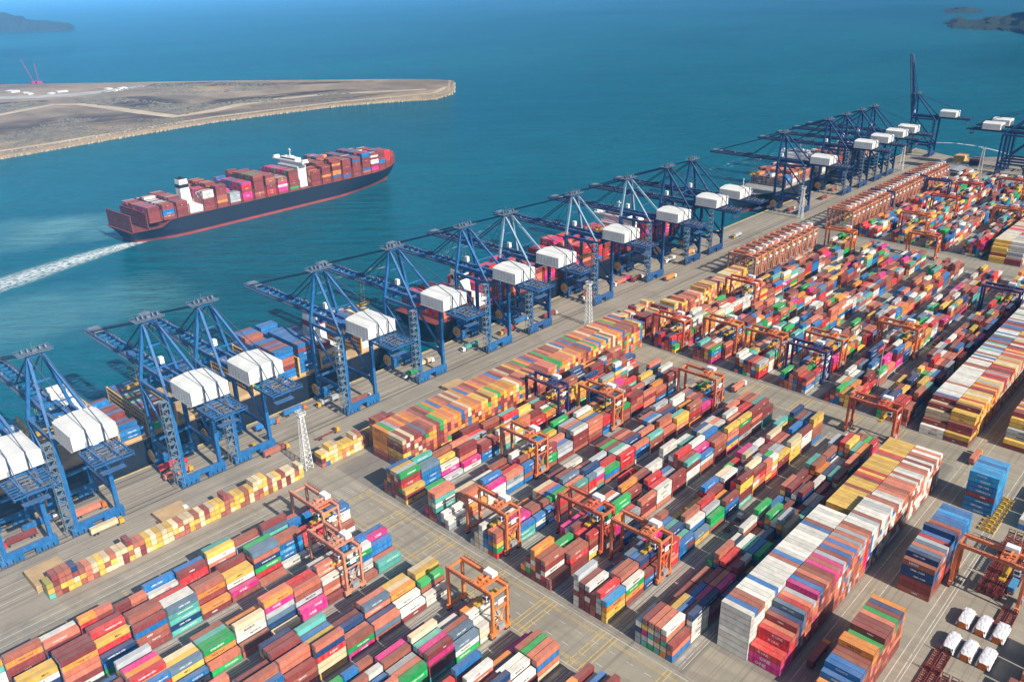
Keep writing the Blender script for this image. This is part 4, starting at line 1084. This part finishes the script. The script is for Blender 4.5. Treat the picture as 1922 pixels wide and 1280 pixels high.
sh,bx=make_ship('container_ship',372,59,14.5,'navyhull','reddeck','reddeck',2.6,1.5,low=6.,
  bays=['b','b',(5,'mmmbuop'),(6,'mmmbuw'),(6,'mmmmbuo'),None,(7,'mmmppwb'),(8,'mmmbmo'),(4,'mpg'),(7,'mmpmru'),(9,'mmbme'),(8,'mmbrm'),(6,'mmpbw'),(8,'mmpme'),None,(7,'mmbmo'),(8,'mmbmo'),(9,'mmmou'),(8,'mbmuo'),(8,'mmmuw'),(9,'mmmbu'),(8,'mmbpw'),(8,'mmmwu'),(7,'mpmr'),(6,'mmm')],
  house=(207,46),funnel=(69.5,46,0),fband='navyhull',pal=RP,seed=4,lash=9,stern0=-11,pitch=15.3)
tag(sh,'navy and red laden container ship under way in the channel, trailing a white wake','ship')
sail(sh,(316,843,0),math.radians(2.6),bx,'maroon and pink containers carried by the ship under way')
s1,b1=make_ship('container_ship',400,50,14.5,'navyhull','tan','cream',1.5,5,
  bays=[(5,'urmwk'),(5,'umrwu'),None,(4,'mkgu'),(7,'uumuub'),(7,'uubum'),(3,'mue'),0,(5,'uuuu'),0,(4,'mmgeu'),(2,'mmu'),None,0,(3,'uuw'),0,(2,'mu'),0,(3,'mrw'),0,(3,'mu'),0,(2,'m')],
  house=(196,37),funnel=(50,43,2),fband='redband',seed=6,lash=10.5,stern0=7,pitch=15.4)
tag(s1,'moored ship with cream lashing bridges and a white funnel with red band','ship')
sail(s1,(318,424.5,0),PI,b1,'blue and red containers on the moored ship with cream bridges')
s2,b2=make_ship('container_ship',345,48,13.5,'navyhull','reddeck','reddeck',2.,5,
  bays=[(4,'rpmcr'),(5,'mrpcp'),None,(5,'prmrp'),(4,'mprc'),(5,'prrmu'),(6,'rmpcr'),(5,'pmrw'),None,(4,'mrpr'),(6,'rpmrc'),(6,'mrpru'),(5,'rpmr'),(6,'prmc'),(5,'mrpr'),None,(6,'mrrp'),(5,'prm'),(4,'mrp'),(3,'mr')],
  house=(234,40),funnel=(40,38,0),fband='navyhull',seed=8,lash=8,stern0=7,pitch=15.2)
tag(s2,'moored ship with red and pink stacks behind the pale strutted cranes','ship')
sail(s2,(346,423.5,0),0,b2,'red and pink containers on the moored ship in the middle')
s3,b3=make_ship('container_ship',335,46,14,'navyhull','greydeck','greydeck',2.,4,
  bays=[(4,'mbuwo'),(5,'mwub'),(4,'mwob'),(5,'mbuw'),None,(5,'mcow'),(5,'mowu'),(4,'mwbu'),(5,'mbwo'),(5,'mwcu'),(4,'wmbo'),(5,'mwuc'),None,(5,'wmcb'),(4,'owmu'),(5,'wbcm'),(4,'mwcuo'),None,None],
  house=(186,42),funnel=(60,38,0),fband='redband',seed=9,lash=7,stern0=7,pitch=15.2)
tag(s3,'far moored ship with a grey forecastle facing the camera','ship')
sail(s3,(1128,423,0),PI,b3,'mixed containers on the far moored ship with grey forecastle')
# ------------------------------------------------------------------ lorries
def make_truck(cabm,key):
    rt=empty('container_lorry',(0,0,0)); m=MB()
    P=[(0,-1.2,.6),(2.3,-1.2,.6),(2.3,1.2,.6),(0,1.2,.6),(0,-1.2,3.1),(1.9,-1.2,3.1),(1.9,1.2,3.1),(0,1.2,3.1)]
    m.quad_prism(P); cb=m.build('cab',cabm,rt)
    w=MB(); w.quad_prism([(2.12,-1.0,1.9),(2.2,-1.0,1.9),(2.2,1.0,1.9),(2.12,1.0,1.9),(1.98,-1.0,2.9),(2.04,-1.0,2.9),(2.04,1.0,2.9),(1.98,1.0,2.9)]); w.build('windscreen',M['glass'],cb)
    m=MB()
    for y in (-.5,.5): m.box(-13.2,0,y-.12,y+.12,1.0,1.35)
    for x in (-13,-9.5,-6,-3,-.4): m.box(x-.15,x+.15,-1.15,1.15,1.12,1.38)
    m.build('trailer_frame',M['rustred'],rt)
    for x in (1.3,-.9,-10.2,-11.6):
        for y in (-.95,.95):
            m=MB(); m.cyl((x,y-.22,.5),(x,y+.22,.5),.5,10); m.build('wheel',M['dark'],rt)
    return rt
CABS={'w':make_truck(M['white'],'w'),'y':make_truck(M['yellow'],'y'),'o':make_truck(M['orange'],'o'),'r':make_truck(plain('red_cab',(.5,.03,.03)),'r')}
usedt={}
CABN={'w':'white','y':'yellow','o':'orange','r':'red'}
def lorry(x,y,d,cab,load,lab):
    o=copy_tree(CABS[cab]) if cab in usedt else CABS[cab]; usedt[cab]=1
    o.location=(x,y,.035); o.rotation_euler.z=0 if d>0 else PI
    tag(o,f"{CABN[cab]} cab lorry {lab}",'lorry','lorries on the quay and yard lanes')
    if load:
        b=make_container(x-d*6.7,y,1.42,12.19,'x',load,None,True); 
        tag(b,f"{PAL[load][0]} container riding on the lorry {lab}",'container','containers on lorries')
for a in ((196,357.6,1,'y','b','beside the third and fourth cranes, outside the rail'),(150,376,1,'y','c','under the third crane, nearer lane'),(152,386,1,'r','r','under the third crane, seaward lane'),(349,377,-1,'w','t','crossing open apron near the sixth crane'),
 (237,384,-1,'y','g','beside the fifth crane stair tower'),(208,386,1,'o','u','beneath the fourth crane, towing blue'),(228,389,1,'o','u','near the white mast, seaward lane'),(568,352.5,1,'w','o','alone on the landward apron lane'),
 (520,377,-1,'w','c','ahead of a pink load'),(540,378,1,'r','p','with a pink load by the ninth crane'),(548,372,1,'w','m','under the tenth crane'),(494,380,1,'r','m','by the eighth crane'),(478,377,-1,'w','b','under the ninth crane'),
 (597,379,-1,'w','w','under the eleventh crane'),(106,377,1,'o','c','under the second crane'),(64,378,-1,'r','m','under the first crane, left load'),(86,384,1,'w','u','under the first crane, blue load'),(296,375,-1,'w','e','under the sixth crane with green load'),
 (322,381,1,'w','k','under the sixth crane with pale load'),(184,371,1,'y',None,'empty, between the third and fourth cranes'),(106,357.5,1,'y','k','outside the second crane on the landside'),(905,372,1,'o','m','at the far cluster of cranes'),(440,374,1,'w','m','near the eighth crane on the quay')): lorry(*a)
for a in ((262,371,1,'w','b','outside the fifth crane leg'),(386,377,-1,'y','m','under the seventh crane'),(418,383,1,'w','u','under the eighth crane, seaward lane'),(636,377,1,'w','o','beneath the twelfth crane'),(700,371,-1,'y','g','on empty apron between crane groups'),(836,377,1,'w','m','under the lone forecastle crane'),(950,380,1,'y','b','at the second far cluster crane'),(131,343.5,1,'w',None,'empty, behind the tan cover pile'),(225,352,1,'y',None,'empty, passing the white light mast'),(300,202,1,'y','r','in the lane by the green cornered blocks'),(350,232.5,-1,'w','w','in the lane under the middle gantries'),(262,172.6,1,'o','u','in the lane of the paired gantries'),(480,232,1,'w','y','past the middle crossroad'),(560,143,-1,'y','m','in the long lane beside the cream wall'),(425,210,1,'w','c','waiting on the middle crossroad'),(249,80,1,'y','m','in the shaded lane beside the orange wall'),(432,79.5,1,'y','c','turning at the corner by the bright blue wall'),(372,201.5,-1,'w','g','in the yard lane below the quay blocks'),(300,143.5,1,'w',None,'empty in the lane beside the white wall blocks'),(186,118,1,'w','w','on the near crossroad at the frame bottom'),(339,38,1,'o','a','in the rack yard beside the white covers')): lorry(*a)
# ------------------------------------------------------------------ masts and poles
def make_mast():
    rt=empty('light_mast',(0,0,0)); H=31; m=MB(); w=lambda z:2.2-1.2*z/H
    lv=[i*H/10 for i in range(11)]
    for sx in (-1,1):
        for sy in (-1,1): m.beam((sx*w(0),sy*w(0),0),(sx*w(H),sy*w(H),H),.26)
    for i in range(10):
        a,b=lv[i],lv[i+1]; wa,wb=w(a),w(b)
        for (p,q) in (((-1,-1),(1,-1)),((1,-1),(1,1)),((1,1),(-1,1)),((-1,1),(-1,-1))):
            m.beam((p[0]*wa,p[1]*wa,a),(q[0]*wb,q[1]*wb,b),.14); m.beam((q[0]*wa,q[1]*wa,a),(p[0]*wb,p[1]*wb,b),.14); m.beam((p[0]*wb,p[1]*wb,b),(q[0]*wb,q[1]*wb,b),.14)
    m.build('lattice_tower',M['white'],rt)
    m=MB(); m.box(-1.9,1.9,-1.9,1.9,H,H+.2)
    for z in (H+1.1,H+2.2):
        for s_ in (-1,1): m.box(-1.9,1.9,s_*1.9-.06,s_*1.9+.06,z,z+.12); m.box(s_*1.9-.06,s_*1.9+.06,-1.9,1.9,z,z+.12)
    for x in (-1.9,0,1.9):
        for y in (-1.9,1.9): m.box(x-.07,x+.07,y-.07,y+.07,H,H+2.3)
    pf=m.build('lamp_platform',M['white'],rt)
    m=MB()
    for x in (-1.3,0,1.3):
        for s_ in (-1,1): m.box(x-.35,x+.35,s_*2.0-.12,s_*2.0+.12,H+1.2,H+1.9); m.box(s_*2.0-.12,s_*2.0+.12,x-.35,x+.35,H+1.2,H+1.9)
    m.build('floodlights',M['grey'],pf)
    return rt
mp=make_mast()
for i,(x,y,l) in enumerate(((193.1,332.5,'between the two short yellow rows'),(440.3,342.5,'above the orange quay wall end'),(806.6,355,'beside the gap between parked gantry rows'),(1100,360.5,'at the far crane cluster'),(1136,279,'at the far berth cranes'))):
    o=mp if i==0 else copy_tree(mp); o.location=(x,y,0); tag(o,'white lattice light mast '+l,'light mast','white lattice light masts')
def pole(x,y,H,l):
    rt=empty('lamp_pole',(x,y,0)); m=MB(); m.cyl((0,0,0),(0,0,H),.38,10,0,.2); m.build('pole',M['grey'],rt)
    m=MB(); m.cyl((0,0,H-.4),(0,0,H),1.3,12)
    for i in range(6): a=i*PI/3; m.box(1.5*math.cos(a)-.3,1.5*math.cos(a)+.3,1.5*math.sin(a)-.3,1.5*math.sin(a)+.3,H-.9,H-.3)
    m.build('lamp_head',M['white'],rt); tag(rt,'thin grey lamp pole '+l,'lamp pole')
for a in ((466,145.5,35,'beside the lane before the cream wall'),(783,202,36,'tall, over the far crossroad'),(538.5,243,28,'between the green stacks past the crossroad'),(612,300,26,'near the shorter parked gantry row'),(430,297,24,'beside the middle crossroad and quay wall')): pole(*a)
# ------------------------------------------------------------------ quay clutter
for i,(x,y,l,n) in enumerate(((62,334,'beside the near end of the yellow row',3),(119,336,'midway along the yellow row',2),(300,332,'beside the outer orange wall',2))):
    for t in range(n):
        m=MB(); z=.03+t*1.25; m.box(x,x+14,y,y+15,z+.3,z+1.15)
        for j in range(5): m.box(x+.2+j*3.3,x+.6+j*3.3,y+.2,y+14.8,z,z+.3)
        for j in range(4): m.box(x+.4+j*4.2,x+1+j*4.2,y+.5,y+1.1,z+1.15,z+1.22); m.box(x+.4+j*4.2,x+1+j*4.2,y+13.9,y+14.5,z+1.15,z+1.22)
        o=m.build('hatch_cover',M['tan']); tag(o,f"tan steel hatch cover, {['bottom','second','top'][t] if n==3 else ['bottom','top'][t]} of the pile {l}",'hatch cover','hatch covers laid on the apron')
# lower right: racks, covered cargo, spreaders
def make_flatrack():
    rt=empty('flat_rack',(0,0,0)); m=MB()
    for y in (-1.15,1.15): m.box(-6.1,6.1,y-.09,y+.09,.2,.85)
    for i in range(10): m.box(-5.8+i*1.29,-5.5+i*1.29,-1.05,1.05,.35,.6)
    for i in range(5): m.beam((-5.6+i*2.3,-1,.62),(-3.4+i*2.3,1,.62),.14)
    m.build('base_frame',M['rustred'],rt)
    for s_ in (-1,1):
        m=MB()
        for y in (-1.12,1.12): m.box(*sorted((s_*6.1,s_*5.85)),y-.12,y+.12,.85,3.0)
        m.box(*sorted((s_*6.05,s_*5.9)),-1,1,2.7,2.95); m.box(*sorted((s_*6.02,s_*5.92)),-1,1,.9,1.6); m.build('end_frame',M['rustred'],rt)
    return rt
fr=make_flatrack(); fi=0
for gx,gy0,nn,lv,gl in ((257.5,48.5,5,1,'front rack row'),(270,48.5,2,1,'second rack row'),(326,47,3,2,'rack group behind the gantry'),(340,47,4,2,'rear rack group'),(354,47,3,3,'rearmost rack group'),(309,36.5,2,1,'racks beside the white covers')):
    for j in range(nn):
        for t in range(lv):
            o=fr if fi==0 else copy_tree(fr); fi+=1; o.location=(gx,gy0-3.1*j,.03+t*3.05)
            tag(o,f"rust red empty flat rack, {ordw(j+1)} of the {gl}, {['ground level','stacked upper','stacked top'][t]}",'flat rack','empty flat racks')
def cover(x,y,l,i):
    r=random.Random(i); rt=empty('covered_cargo',(x,y,0)); m=MB(); nx,ny=13,9; P=[]
    for a in range(nx):
        for b in range(ny):
            u=a/(nx-1)*2-1; v=b/(ny-1)*2-1
            edge=max(abs(u),abs(v)); z=3.6-.35*abs(v)**2-(.5 if abs(u)>.8 else 0)*abs(u)
            if edge>=.999: z=.9+r.uniform(-.25,.3)
            sx=5.6*u*(1.03 if edge>=.999 else .97); sy=2.3*v*(1.05 if edge>=.999 else .93)
            if a==0 and 2<=b<=6: z=3.0; sx=-5.5
            P.append((sx+r.uniform(-.08,.08),sy+r.uniform(-.06,.06),z+r.uniform(-.1,.1)))
    m.v=P
    for a in range(nx-1):
        for b in range(ny-1): k=a*ny+b; m.f.append((k,k+ny,k+ny+1,k+1)); m.m.append(0)
    o=m.build('tarpaulin',M['tarp'],rt)
    m=MB(); m.box(-5.3,5.2,-1.9,1.9,.25,2.6); m.box(-5.65,-5.3,-1.25,1.25,.3,2.9)
    for xx in (-3.8,-1.5,1.5,3.8): m.box(xx-.2,xx+.2,-1.7,1.7,0,.25)
    m.build('crate',M['green' if i==3 else 'orange'],rt); tag(rt,l,'covered cargo','white tarpaulin covered crates')
M['tarp']=plain('white_tarpaulin',(.70,.70,.74),.45,.05,.6); M['green']=plain('green_crate',(.04,.14,.07),.6)
k=0
for r_,x in (('far',299.5),('near',282.3)):
    for c_,y in (('first',46.2),('second',40.2),('third',34.2)):
        e='green' if k==3 else 'orange'
        cover(x,y,f"white tarpaulin over a long {e} ended crate, {c_} from the lane in the {r_} trio",k); k+=1
def spreader(x,y,i):
    m=MB()
    for yy in (-1.05,1.05): m.box(-3,3,yy-.14,yy+.14,.5,.9)
    for xx in (-3,-1,1,3): m.box(xx-.15,xx+.15,-1.1,1.1,.45,.85)
    for xx in (-2.8,2.8):
        for yy in (-1,1): m.box(xx-.18,xx+.18,yy-.18,yy+.18,0,1.3)
    m.box(-.9,.9,-.6,.6,.9,1.6)
    o=m.build('spreader_frame',M['yellow'],None,(x,y,.03)); o.rotation_euler.z=PI/2
    tag(o,f"yellow lifting frame, {ordw(i+1)} along the line beside the bright blue wall",'lifting frame','yellow lifting frames on the ground')
for i in range(9): spreader(366+i*3.9,57.2,i)
# low shed at the pier end
m=MB(); m.box(1104,1138,286,318,0,6); sh_=m.build('storage_shed',M['white']); 
m=MB(); m.poly([(1103,285,6.02),(1139,285,6.02),(1139,302,8.2),(1103,302,8.2)]); m.poly([(1103,302,8.2),(1139,302,8.2),(1139,319,6.02),(1103,319,6.02)]); m.build('roof',M['grey'],sh_)
m=MB(); m.box(1103.9,1104,295,303,0,4.5); m.build('shed_door',M['steel'],sh_); tag(sh_,'low white shed with a grey roof on the pier end','shed')
# construction crane pair on the peninsula
def tower_crane(px,py,h,l,lean):
    p=at(px,py,1.5); rt=empty('lattice_boom_crane',(p.x,p.y,1.5)); c=plain('crane_red',(.30,.04,.12)); m=MB(); m.box(-7,7,-5,5,1.5,7); m.box(-8,8,-6,-3.5,0,2.5); m.box(-8,8,3.5,6,0,2.5); m.build('crawler_body',c,rt)
    m=MB(); e=Vector((lean*h*.6,-lean*h*.6,h))
    for dx,dy in ((-1.5,0),(1.5,0),(0,1.8)): m.beam((dx,dy,6),(e.x+dx*.4,e.y+dy*.4,e.z),.32)
    for i in range(9):
        a=i/9; m.beam((-1.5+e.x*a,e.y*a,6+(h-6)*a),(1.5+e.x*(a+.11),e.y*(a+.11),6+(h-6)*(a+.11)),.4)
    m.build('lattice_boom',c,rt); tag(rt,l,'crane')
tower_crane(74,158,52,'red lattice boom crane, upright, on the far spit',-.03); tower_crane(64,158,62,'red lattice boom crane leaning out over the far spit',-.38)
# sheds and piles on the spit's construction yard
rr=random.Random(8)
for i in range(9):
    p=at(rr.uniform(5,230),rr.uniform(164,178),1.6); m=MB(); w=rr.uniform(10,26); d=rr.uniform(8,14); h=rr.uniform(2,3.5)
    m.box(-w/2,w/2,-d/2,d/2,0,h); m.poly([(-w/2-1,-d/2-1,h+.05),(w/2+1,-d/2-1,h+.05),(w/2+1,d/2+1,h+.8),(-w/2-1,d/2+1,h+.8)])
    o=m.build('site_hut',M['white'],None,(p.x,p.y,1.6)); o.rotation_euler.z=rr.uniform(0,.5); tag(o,f"small pale site hut on the construction yard across the channel",'hut','site huts on the spit')
# ------------------------------------------------------------------ air
hz=MB(); hz.box(-R0-400,R0+400,-R0-400,R0+400,SEA-2.2,760)
ha=hz.build('haze',None)
ha.data.materials.clear()
t=NT('haze_air'); pv=t.n('ShaderNodeVolumePrincipled'); pv.inputs['Color'].default_value=(.14,.47,1,1); pv.inputs['Density'].default_value=HAZE; pv.inputs['Anisotropy'].default_value=-.5; t.l(pv.outputs[0],t.out.inputs['Volume'])
ha.data.materials.append(t.m); tag(ha,'pale blue sea haze over the harbour','haze',None,'stuff')
S.cycles.volume_bounces=0
S.cycles.max_bounces=5; S.cycles.diffuse_bounces=2; S.cycles.glossy_bounces=2; S.cycles.transmission_bounces=2; S.cycles.transparent_max_bounces=6
S.cycles.use_denoising=True
#PART4
